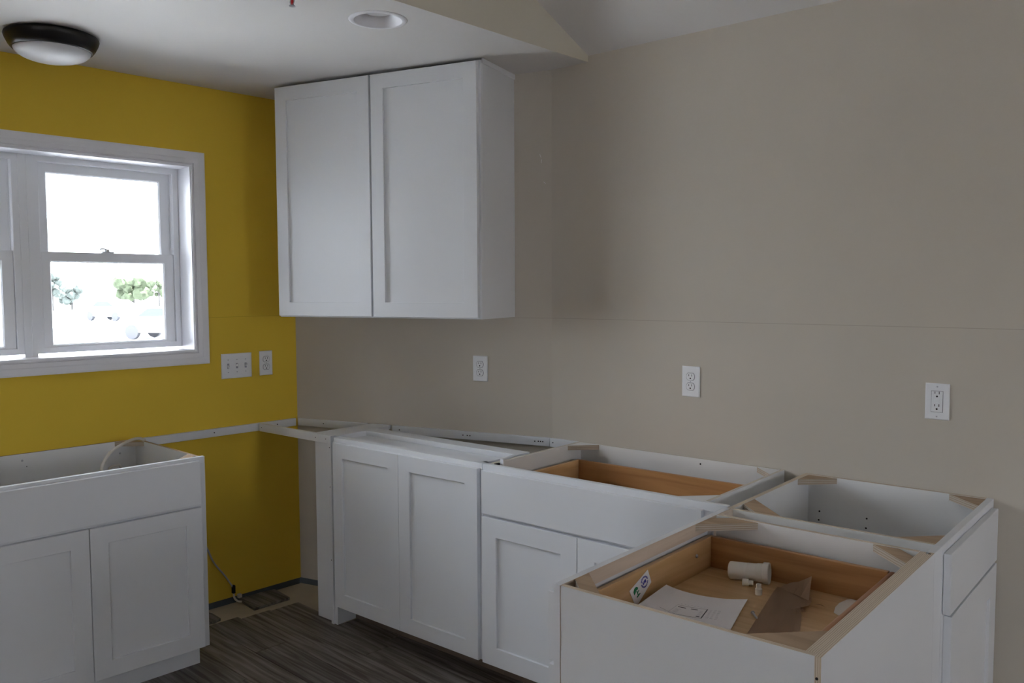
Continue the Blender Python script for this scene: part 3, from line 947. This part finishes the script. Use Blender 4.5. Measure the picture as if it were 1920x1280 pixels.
f1 = thing('threaded_adapter', 'small white pipe adapter lying on its side against the wide pipe', 'adapter', (1.314, -0.838, FZ))
mt = axis_m((1.298, -0.846, FZ + 0.0095), (0.92, 0.38, 0))
bm = B(); lathe(bm, [(0.006, 0.0), (0.0088, 0.0), (0.0095, 0.001), (0.0095, 0.017), (0.0065, 0.018)], 24, mt, cap0=True); obj('socket', bm, M['pvc'], f1)
bm = B(); lathe(bm, [(0.0066, 0.0175), (0.0068, 0.0178), (0.0064, 0.020), (0.0068, 0.022), (0.0064, 0.024), (0.0068, 0.026), (0.0064, 0.029), (0.005, 0.029), (0.005, 0.018)], 24, mt); obj('threaded_end', bm, M['pvc'], f1)
f2 = thing('threaded_adapter', 'small white pipe adapter standing upright in front of the wide pipe', 'adapter', (1.362, -0.884, FZ))
mt = Matrix.Translation((1.362, -0.884, FZ))
bm = B(); lathe(bm, [(0.0, 0.0), (0.0085, 0.0), (0.0092, 0.001), (0.0092, 0.015), (0.0088, 0.0165), (0.0065, 0.018)], 24, mt); obj('socket', bm, M['pvc'], f2)
bm = B(); lathe(bm, [(0.0066, 0.0165), (0.0068, 0.0175), (0.0064, 0.020), (0.0068, 0.022), (0.0064, 0.024), (0.0068, 0.026), (0.0064, 0.0285), (0.005, 0.0285), (0.005, 0.010), (0.0, 0.010)], 24, mt); obj('threaded_end', bm, M['pvc'], f2)

# folded drawing
def sheet(bm, fn, nu, nv, th=0.0008):
    rows = [[Vector(fn(i / nu, j / nv)) for i in range(nu + 1)] for j in range(nv + 1)]
    for dz in (0, th):
        V = [[bm.verts.new(p + Vector((0, 0, dz))) for p in r] for r in rows]
        for j in range(nv):
            for i in range(nu):
                bm.faces.new((V[j][i], V[j][i + 1], V[j + 1][i + 1], V[j + 1][i]))
        if dz == 0: low = V
    rim = lambda V: [V[0][i] for i in range(nu + 1)] + [V[j][nu] for j in range(1, nv + 1)] + [V[nv][i] for i in range(nu - 1, -1, -1)] + [V[j][0] for j in range(nv - 1, 0, -1)]
    a, b = rim(low), rim(V)
    for k in range(len(a)):
        j = (k + 1) % len(a)
        bm.faces.new((a[k], a[j], b[j], b[k]))


def paper_pt(u, v, lift=0.0):
    A = Vector((1.1770, -1.045)); Bp = Vector((1.361, -0.950)); Cc = Vector((1.417, -1.175)); D = Vector((1.1765, -1.300))
    p = A.lerp(Bp, u).lerp(D.lerp(Cc, u), v)
    z = FZ + 0.003 + 0.026 * max(0, 1 - u * 1.9) ** 2 * (1 - 0.9 * v) + 0.0035 * math.sin(u * 7 + v * 2) * (1 - v) * u + 0.0025 * abs(math.sin(u * 3.1))
    return (p.x, p.y, z + lift)


def paper_inv(x, y):
    u, v = 0.5, 0.5
    for _ in range(30):
        p = paper_pt(u, v); e = 1e-4
        pu = paper_pt(u + e, v); pv = paper_pt(u, v + e)
        a, b, c, d = (pu[0] - p[0]) / e, (pv[0] - p[0]) / e, (pu[1] - p[1]) / e, (pv[1] - p[1]) / e
        det = a * d - b * c
        rx, ry = x - p[0], y - p[1]
        u += (d * rx - b * ry) / det; v += (-c * rx + a * ry) / det
    return u, v


pap = thing('folded_drawing', 'folded white sheet printed with a small grey plan drawing, lying in the drawer', 'paper', (1.27, -1.08, FZ))
bm = B(); sheet(bm, lambda u, v: paper_pt(u * 0.985 + 0.008, v + 0.01, -0.0018), 20, 10, 0.0006); obj('under_sheet', bm, M['paper'], pap)
bm = B(); sheet(bm, lambda u, v: paper_pt(u, v), 20, 10, 0.0006); obj('top_sheet', bm, M['paper'], pap)
def ink_line(bm, p, q, wd):
    a, b = Vector(paper_inv(*p)), Vector(paper_inv(*q))
    n = 6
    P0, P1 = Vector(p), Vector(q)
    nn = Vector((-(P1 - P0).y, (P1 - P0).x)).normalized() * wd / 2
    row = []
    for k in range(n + 1):
        t = k / n
        c = P0.lerp(P1, t)
        r = []
        for sg in (-1, 1):
            cc_ = c + nn * sg
            uv = paper_inv(cc_.x, cc_.y)
            r.append(paper_pt(uv[0], uv[1], 0.0011))
        row.append([bm.verts.new(x) for x in r])
    for k in range(n):
        bm.faces.new((row[k][0], row[k][1], row[k + 1][1], row[k + 1][0]))
G = lambda a, b: (1.244 + (1.313 - 1.244) * a + (1.247 - 1.244) * b + 0.012 * a * b, -1.104 + 0.027 * a - 0.061 * b - 0.004 * a * b)
bm = B()
for p, q, wd in (((0, 0), (1, 0), 0.0012), ((1, 0), (1, 1), 0.0028), ((0.25, 0.95), (1, 1), 0.0016), ((0, 0.85), (0.25, 0.95), 0.0008), ((-0.35, 0.65), (0, 0.85), 0.0008), ((0, 0), (0, 0.85), 0.0004)):
    ink_line(bm, G(*p), G(*q), wd)
for a0, a1 in ((0.07, 0.33), (0.5, 0.72)):
    ink_line(bm, G(a0, 0.18), G(a1, 0.18), 0.004)
ink_line(bm, G(0.82, 0.85), G(0.93, 0.87), 0.005)
obj('plan_lines', bm, M['ink'], pap)
bm = B()
rr = random.Random(4)
for k in range(9): ink_line(bm, G(0.05 + 0.11 * k, -0.16 - 0.05 * (k % 2)), G(0.11 + 0.11 * k, -0.16 - 0.05 * (k % 2)), 0.001)
for j in range(3):
    for k in range(8): ink_line(bm, G(1.1 + 0.13 * j, 0.05 + 0.12 * k), G(1.16 + 0.13 * j + 0.03 * rr.random(), 0.05 + 0.12 * k), 0.0012)
for k in range(5): ink_line(bm, G(0.07, 0.40 + 0.1 * k), G(0.2 + 0.05 * rr.random(), 0.40 + 0.1 * k), 0.001)
for k in range(6): ink_line(bm, G(0.82, 0.28 + 0.09 * k), G(0.92, 0.28 + 0.09 * k), 0.001)
obj('plan_notes', bm, M['ink_light'], pap, kind='stuff')

# torn kraft paper
kr = thing('kraft_paper_scrap', 'torn piece of brown kraft paper with curled ragged edges on the drawer bottom', 'paper', (1.46, -1.0, FZ))
left = [(1.378, -0.800), (1.389, -0.860), (1.401, -0.915), (1.415, -0.985), (1.428, -1.050), (1.443, -1.120), (1.452, -1.165), (1.460, -1.200)]
right = [(1.484, -0.835), (1.497, -0.868), (1.503, -0.900), (1.492, -0.930), (1.507, -0.960), (1.524, -1.010), (1.538, -1.050), (1.541, -1.105)]
bm = B()
rows_ = []
for k, (a, b) in enumerate(zip(left, right)):
    r = []
    for i in range(9):
        t = i / 8
        z = FZ + 0.0015 + 0.004 * math.sin(PI * t) + (0.007 * (t ** 6)) * (1 if k < 4 else 0.3) + 0.0015 * math.sin(5 * t + k)
        r.append(bm.verts.new((a[0] + (b[0] - a[0]) * t, a[1] + (b[1] - a[1]) * t, z)))
    rows_.append(r)
for a, b in zip(rows_, rows_[1:]):
    for i in range(8): bm.faces.new((a[i], a[i + 1], b[i + 1], b[i]))
bmesh.ops.solidify(bm, geom=list(bm.faces), thickness=0.0004)
obj('flat_sheet', bm, M['kraft'], kr)
bm = B()
base = [(1.392, -0.812, FZ + 0.006), (1.415, -0.830, FZ + 0.007), (1.440, -0.843, FZ + 0.009), (1.462, -0.852, FZ + 0.008), (1.486, -0.858, FZ + 0.006)]
topp = [(1.396, -0.790, FZ + 0.009), (1.412, -0.785, FZ + 0.017), (1.432, -0.785, FZ + 0.024), (1.450, -0.790, FZ + 0.036), (1.470, -0.796, FZ + 0.050)]
A_ = [bm.verts.new(p) for p in base]; B_ = [bm.verts.new(p) for p in topp]
for i in range(4): bm.faces.new((A_[i], A_[i + 1], B_[i + 1], B_[i]))
bmesh.ops.solidify(bm, geom=list(bm.faces), thickness=0.0004)
obj('raised_flap', bm, M['kraft'], kr)
for (x, y, a) in ((1.512, -0.868, 0.3), (1.512, -0.893, 0.1), (1.497, -0.930, 2.9)):
    bm = B()
    n = 6; pr = None
    for i in range(n + 1):
        t = i / n
        wv = 0.010 * (1 - t) + 0.001
        p1 = Vector((0.034 * t - 0.008, -wv / 2, 0.003 + 0.006 * math.sin(PI * t)))
        p2 = Vector((0.034 * t - 0.008, wv / 2, 0.003 + 0.002 * math.sin(PI * t)))
        q = [bm.verts.new(Matrix.Translation((x, y, FZ)) @ Matrix.Rotation(a - 0.5, 4, 'Z') @ v) for v in (p1, p2)]
        if pr: bm.faces.new((pr[0], pr[1], q[1], q[0]))
        pr = q
    bmesh.ops.solidify(bm, geom=list(bm.faces), thickness=0.0004)
    obj('torn_curl', bm, M['kraft'], kr)

sc_ = thing('loose_screw', 'loose grey pan-head screw lying between the drawing and the kraft paper', 'screw', (1.418, -1.036, FZ))
mt = axis_m((1.407, -1.022, FZ + 0.005), (0.027, -0.030, -0.0025))
bm = B(); lathe(bm, [(0.0, -0.002), (0.003, -0.0015), (0.0048, 0.001), (0.0048, 0.003), (0.002, 0.0035)], 18, mt); obj('screw_head', bm, M['steel'], sc_, smooth=True)
bm = B(); lathe(bm, [(0.0028, 0.003)] + [(0.0024 + 0.0006 * (k % 2), 0.004 + 0.002 * k) for k in range(14)] + [(0.0, 0.036)], 14, mt); obj('screw_shank', bm, M['steel'], sc_)
bm = B()
prism(bm, [(1.574, -0.896), (1.560, -0.886), (1.551, -0.850), (1.549, -0.815), (1.556, -0.780), (1.563, -0.768), (1.600, -0.778), (1.600, -0.880)], FZ + 0.0005, FZ + 0.0025)
obj('plastic_offcut', bm, M['pvc'], None, label='flat white offcut with a curved edge at the right rim of the drawer', cat='offcut', base=(1.575, -0.83, FZ + 0.0005))

# ------------------------------------------------------------------ sink cabinet on the yellow wall
cs = thing('sink_base_cabinet', 'wide white open-topped sink cabinet with false front and two doors under the window', 'cabinet', LW @ Vector((1.265, 0.31, 0)), math.atan2(DY[1], DY[0]))
SS0, SS1 = 0.829, 1.722
bm = B(); box(bm, SS0, SS0 + 0.013, 0.001, 0.595, 0.105, T, only={'z+': 1}); obj('side_panel', bm, [M['melamine'], M['block_top']], cs, LW)
bm = B(); box(bm, SS1 - 0.013, SS1, 0.001, 0.595, 0.105, T, only={'z+': 1}); obj('side_panel', bm, [M['melamine'], M['block_top']], cs, LW)
bm = B(); box(bm, SS0 + 0.013, SS1 - 0.013, 0.001, 0.013, 0.105, T, only={'z+': 1}); obj('back_panel', bm, [M['melamine'], M['block_top']], cs, LW)
bm = B(); box(bm, SS0 + 0.013, SS1 - 0.013, 0.013, 0.595, 0.105, 0.121); obj('bottom_panel', bm, M['melamine'], cs, LW)
bm = B()
box(bm, SS0 - 0.013, SS1 + 0.003, 0.595, 0.6135, 0.850, T, bev=0.001)
box(bm, SS0 - 0.013, SS0 + 0.03, 0.595, 0.6135, 0.1, 0.850)
box(bm, SS1 - 0.035, SS1 + 0.003, 0.595, 0.6135, 0.1, 0.850)
box(bm, SS0 + 0.03, SS1 - 0.035, 0.595, 0.6135, 0.665, 0.700)
box(bm, SS0 + 0.03, SS1 - 0.035, 0.595, 0.6135, 0.1, 0.135)
obj('face_frame', bm, M['white'], cs, LW)
slab(cs, LW, 0.843, 1.697, 0.688, 0.864, 0.6145, 0.019, 'false_drawer_front')
door(cs, LW, 0.843, 1.269, 0.107, 0.677, 0.6145, 0.019, 0.064)
door(cs, LW, 1.272, 1.697, 0.107, 0.677, 0.6145, 0.019, 0.064)
bm = B(); box(bm, SS0 - 0.01, SS1, 0.515, 0.530, 0.0, 0.105); box(bm, SS0 - 0.01, SS0 + 0.003, 0.03, 0.515, 0.0, 0.105); obj('toe_kick', bm, M['white'], cs, LW)
corner_block(cs, LW, SS0 + 0.013, 0.013, 1, 1, 0.090, 0.0)
corner_block(cs, LW, SS0 + 0.013, 0.595, 1, -1, 0.075, 0.02)
for s, z in ((1.301, 0.848), (0.911, 0.822)):
    bm = B(); lathe(bm, [(0.0045, 0.0), (0.0045, 0.001), (0.002, 0.002), (0, 0.002)], 12, axis_m((s, 0.013, z), (0, 1, 0)))
    obj('screw', bm, M['steel'], cs, LW)
screw_heads(cs, LW, [(1.285, 0.822)], 0.0135, 0.002)

# cable looping out of the sink cabinet
cbl = thing('coiled_cable', 'cream cable arching up out of the sink cabinet and over its back corner', 'cable', LW @ Vector((1.0, 0.25, 0.70)))
bm = B()
tube(bm, [(1.105, 0.31, 0.70), (1.099, 0.30, 0.812), (1.083, 0.28, 0.840), (1.062, 0.26, 0.859), (1.032, 0.23, 0.875), (0.979, 0.19, 0.888), (0.898, 0.13, 0.897), (0.841, 0.09, 0.884), (0.822, 0.07, 0.840), (0.815, 0.06, 0.60)], 0.0062, 10)
obj('cable_loop', bm, M['cord'], cbl, LW, smooth=True)
bm = B()
tube(bm, [(1.066, 0.25, 0.72), (1.051, 0.25, 0.800), (1.040, 0.25, 0.815), (1.022, 0.25, 0.817), (1.003, 0.25, 0.810), (0.985, 0.25, 0.72)], 0.0055, 10)
obj('cable_loop', bm, M['cord'], cbl, LW, smooth=True)

# wire along the yellow wall near the floor
wr = thing('wall_wire', 'thin grey wire hanging down the yellow wall to the floor beside the sink cabinet', 'wire', LW @ Vector((0.42, 0.03, 0.0)))
bm = B()
tube(bm, [(0.60, 0.02, 0.43), (0.548, 0.018, 0.355), (0.519, 0.016, 0.299), (0.493, 0.016, 0.235), (0.466, 0.018, 0.192), (0.436, 0.02, 0.150), (0.412, 0.02, 0.110), (0.397, 0.02, 0.085)], 0.0042, 8)
obj('wire', bm, M['cord_grey'], wr, LW, smooth=True)
bm = B(); box(bm, 0.386, 0.400, 0.012, 0.030, 0.052, 0.092, bev=0.003, seg=2); obj('dark_sleeve', bm, M['dark'], wr, LW)
bm = B()
tube(bm, [(0.394, 0.022, 0.055), (0.392, 0.026, 0.030), (0.380, 0.034, 0.012), (0.362, 0.040, 0.006)], 0.005, 8)
box(bm, 0.352, 0.372, 0.010, 0.030, 0.022, 0.040, bev=0.002)
obj('stub', bm, M['cord'], wr, LW)

# ------------------------------------------------------------------ loose floor pieces
bm = B(); prism(bm, [(-1.456, -0.700), (-1.404, -0.511), (-1.246, -0.533), (-1.257, -0.728)], -0.0075, 0.006)
obj('plank_offcut', bm, M['planks'][1], None, label='short offcut of grey-brown plank lying on the bare subfloor by the yellow wall', cat='plank', base=(-1.34, -0.62, -0.0075))
bm = B(); prism(bm, [(-1.44, -0.905), (-1.355, -0.890), (-1.272, -0.898), (-1.262, -0.935), (-1.275, -0.985), (-1.45, -0.99)], -0.0075, 0.004)
obj('plank_offcut', bm, M['planks'][1], None, label='plank offcut poking out from behind the sink cabinet', cat='plank', base=(-1.35, -0.94, -0.0075))

# ------------------------------------------------------------------ outlets and switches
def plate_mesh(s0, s1, z0, z1, off=0.0006, th=0.0055):
    bm = B()
    e = 0.004
    ls = []
    for d, o in ((0, off), (0, off + th * 0.45), (e * 0.4, off + th * 0.85), (e, off + th)):
        ls.append([bm.verts.new((s, o, z)) for s, z in ((s0 + d, z0 + d), (s1 - d, z0 + d), (s1 - d, z1 - d), (s0 + d, z1 - d))])
    for a, b in zip(ls, ls[1:]):
        for i in range(4): bm.faces.new((a[i], a[(i + 1) % 4], b[(i + 1) % 4], b[i]))
    bm.faces.new(ls[-1]); bm.faces.new(ls[0])
    return bm


def extr(bm, pts, o0, o1):
    a = [bm.verts.new((s, o0, z)) for s, z in pts]; b = [bm.verts.new((s, o1, z)) for s, z in pts]
    bm.faces.new(a); bm.faces.new(b)
    for k in range(len(pts)): bm.faces.new((a[k], a[(k + 1) % len(pts)], b[(k + 1) % len(pts)], b[k]))


def socket_holes(bm, cx, cz, o, flip=1):
    extr(bm, [(cx - 0.0074, cz + 0.001), (cx - 0.0054, cz + 0.001), (cx - 0.0054, cz + 0.0095), (cx - 0.0074, cz + 0.0095)], o, o + 0.0004)
    extr(bm, [(cx + 0.0054, cz + 0.002), (cx + 0.0074, cz + 0.002), (cx + 0.0074, cz + 0.009), (cx + 0.0054, cz + 0.009)], o, o + 0.0004)
    extr(bm, [(cx + 0.003 * math.cos(a), cz - 0.0065 + 0.003 * math.sin(a)) for a in [2 * PI * k / 10 for k in range(10)]], o, o + 0.0004)


def receptacle(fr, s0, s1, z0, z1, label, kind='duplex', name='wall_outlet'):
    c = fr @ Vector(((s0 + s1) / 2, 0, (z0 + z1) / 2))
    root = thing(name, label, 'outlet' if name == 'wall_outlet' else 'switch', c, 0, 'wall outlets' if name == 'wall_outlet' else None)
    obj('cover_plate', plate_mesh(s0, s1, z0, z1), M['plate'], root, fr)
    cx, cz = (s0 + s1) / 2, (z0 + z1) / 2
    F = 0.0061
    if kind == 'duplex':
        for sg in (-1, 1):
            zz = cz + sg * 0.0195
            bm = B()
            pts = []
            for k in range(28):
                a = 2 * PI * k / 28
                x = 0.0172 * math.cos(a); z = 0.0172 * math.sin(a)
                pts.append((cx + x, zz + max(-0.0135, min(0.0135, z))))
            pd_ = []
            for q in pts:
                if not pd_ or (abs(q[0] - pd_[-1][0]) + abs(q[1] - pd_[-1][1])) > 1e-5: pd_.append(q)
            g = [(cx + (s - cx) * 1.10, zz + (z - zz) * 1.10) for s, z in pd_]
            extr(bm, g, F - 0.001, F + 0.00015)
            obj('recess_shadow_gap', bm, M['ink'], root, fr)
            bm = B(); extr(bm, pd_, F - 0.001, F + 0.002)
            soc = obj('socket', bm, M['plate'], root, fr)
            bm = B(); socket_holes(bm, cx, zz, F + 0.002)
            obj('socket_slot', bm, M['dark'], soc, fr)
        screw_heads(root, fr, [(cx, cz)], F, 0.0022, 'steel')
    elif kind == 'decora':
        bm = B(); extr(bm, [(cx - 0.0178, cz - 0.0348), (cx + 0.0178, cz - 0.0348), (cx + 0.0178, cz + 0.0348), (cx - 0.0178, cz + 0.0348)], F - 0.001, F + 0.0002)
        obj('recess_shadow_gap', bm, M['ink'], root, fr)
        bm = B(); box(bm, cx - 0.0168, cx + 0.0168, F - 0.001, F + 0.0018, cz - 0.0338, cz + 0.0338, bev=0.0006)
        soc = obj('socket', bm, M['plate'], root, fr)
        bm = B(); socket_holes(bm, cx, cz + 0.0235, F + 0.0018); socket_holes(bm, cx, cz - 0.0175, F + 0.0018)
        obj('socket_slot', bm, M['dark'], soc, fr)
        for dz in (0.0035, -0.0045):
            bm = B(); box(bm, cx - 0.008, cx + 0.008, F + 0.0015, F + 0.0032, cz + dz - 0.0032, cz + dz + 0.0032, bev=0.0005)
            obj('test_button', bm, M['plate'], soc, fr)
        screw_heads(root, fr, [(cx, cz + 0.0485), (cx, cz - 0.0485)], F, 0.0025, 'steel')
    else:
        for dx in (-0.046, 0.0, 0.046):
            bm = B(); extr(bm, [(cx + dx - 0.0055, cz - 0.0125), (cx + dx + 0.0055, cz - 0.0125), (cx + dx + 0.0055, cz + 0.0125), (cx + dx - 0.0055, cz + 0.0125)], F - 0.001, F + 0.0002)
            obj('recess_shadow_gap', bm, M['ink_light'], root, fr)
            bm = B()
            up = 1 if dx <= 0 else -1
            box(bm, -0.0042, 0.0042, -0.001, 0.013, -0.0045, 0.0045, bev=0.001)
            bm.transform(Matrix.Translation((cx + dx, F - 0.001, cz)) @ Matrix.Rotation(0.55 * up, 4, 'X'))
            obj('toggle', bm, M['plate'], root, fr)
            screw_heads(root, fr, [(cx + dx, cz + 0.0302), (cx + dx, cz - 0.0302)], F, 0.0028, 'steel')
    return root


receptacle(LB, 0.3225, 0.3985, 1.1135, 1.232, 'white duplex outlet on the beige wall under the tall wall cabinet')
receptacle(RW, -0.7245, -0.6485, 1.1145, 1.2345, 'white duplex outlet on the beige wall above the cabinet with the wide drawer')
receptacle(RW, -1.611, -1.5385, 1.1105, 1.2285, 'white rectangular-faced outlet with test buttons, farthest right on the beige wall', 'decora')
receptacle(LW, 0.1415, 0.213, 1.1125, 1.2345, 'white duplex outlet on the yellow wall by the corner')
receptacle(LW, 0.2565, 0.417, 1.1105, 1.2315, 'wide white three-toggle switch plate on the yellow wall beside the window', 'toggle', 'switch_plate')

# ------------------------------------------------------------------ ceiling fittings
LP = Vector((-1.100, -1.622, HC))
lamp = thing('ceiling_lamp', 'round flush ceiling lamp with a black-bronze ring and white glass bowl', 'lamp', LP)
bm = B(); lathe(bm, [(0.0, -0.001), (0.150, -0.001), (0.158, -0.005), (0.160, -0.012), (0.156, -0.024), (0.146, -0.044), (0.137, -0.056), (0.131, -0.058), (0.129, -0.052), (0.120, -0.040), (0.0, -0.040)], 64, Matrix.Translation(LP))
obj('lamp_ring', bm, M['bronze'], lamp, smooth=True)
bm = B(); lathe(bm, [(0.128, -0.050)] + [(0.130 * math.cos(a), -0.054 - 0.046 * math.sin(a)) for a in [k * PI / 2 / 14 for k in range(14)]] + [(0.0, -0.100)], 64, Matrix.Translation(LP))
obj('glass_bowl', bm, M['opal'], lamp, smooth=True)

CP = Vector((CAN.x, CAN.y, HC))
rl = thing('recessed_light', 'white recessed downlight set into the flat ceiling above the wall cabinet', 'lamp', CP)
bm = B(); lathe(bm, [(0.084, 0.001), (0.084, -0.0025), (0.086, -0.0040), (0.096, -0.0036), (0.102, -0.0018), (0.1035, -0.0003), (0.090, 0.0)], 48, Matrix.Translation(CP))
obj('trim_ring', bm, M['trim'], rl, smooth=True)
bm = B(); lathe(bm, [(0.084, -0.002), (0.081, 0.006), (0.064, 0.034), (0.060, 0.05), (0.0, 0.051)], 48, Matrix.Translation(CP))
obj('baffle', bm, M['trim'], rl, smooth=True)
bm = B(); lathe(bm, [(0.0, 0.021), (0.030, 0.023), (0.048, 0.027), (0.059, 0.033), (0.059, 0.045)], 40, Matrix.Translation(CP))
obj('bulb', bm, M['opal'], rl, smooth=True)

SP = Vector((-0.060, -1.298, HC))
sp = thing('fire_sprinkler', 'small ceiling sprinkler head with a red bulb at the top edge of the view', 'sprinkler', SP)
bm = B(); lathe(bm, [(0.0, -0.0005), (0.024, -0.0005), (0.026, -0.003), (0.012, -0.006), (0.008, -0.014), (0.0, -0.014)], 28, Matrix.Translation(SP)); obj('escutcheon', bm, M['trim'], sp, smooth=True)
bm = B(); lathe(bm, [(0.0, -0.014), (0.004, -0.015), (0.005, -0.022), (0.004, -0.030), (0.0, -0.031)], 16, Matrix.Translation(SP)); obj('glass_bulb', bm, M['red'], sp, smooth=True)
bm = B()
for sg in (-1, 1): tube(bm, [SP + Vector((sg * 0.007, 0, -0.012)), SP + Vector((sg * 0.011, 0, -0.022)), SP + Vector((sg * 0.003, 0, -0.034))], 0.0015, 6)
lathe(bm, [(0.0, -0.034), (0.010, -0.0345), (0.011, -0.036), (0.0, -0.036)], 16, Matrix.Translation(SP))
obj('deflector', bm, M['steel'], sp)
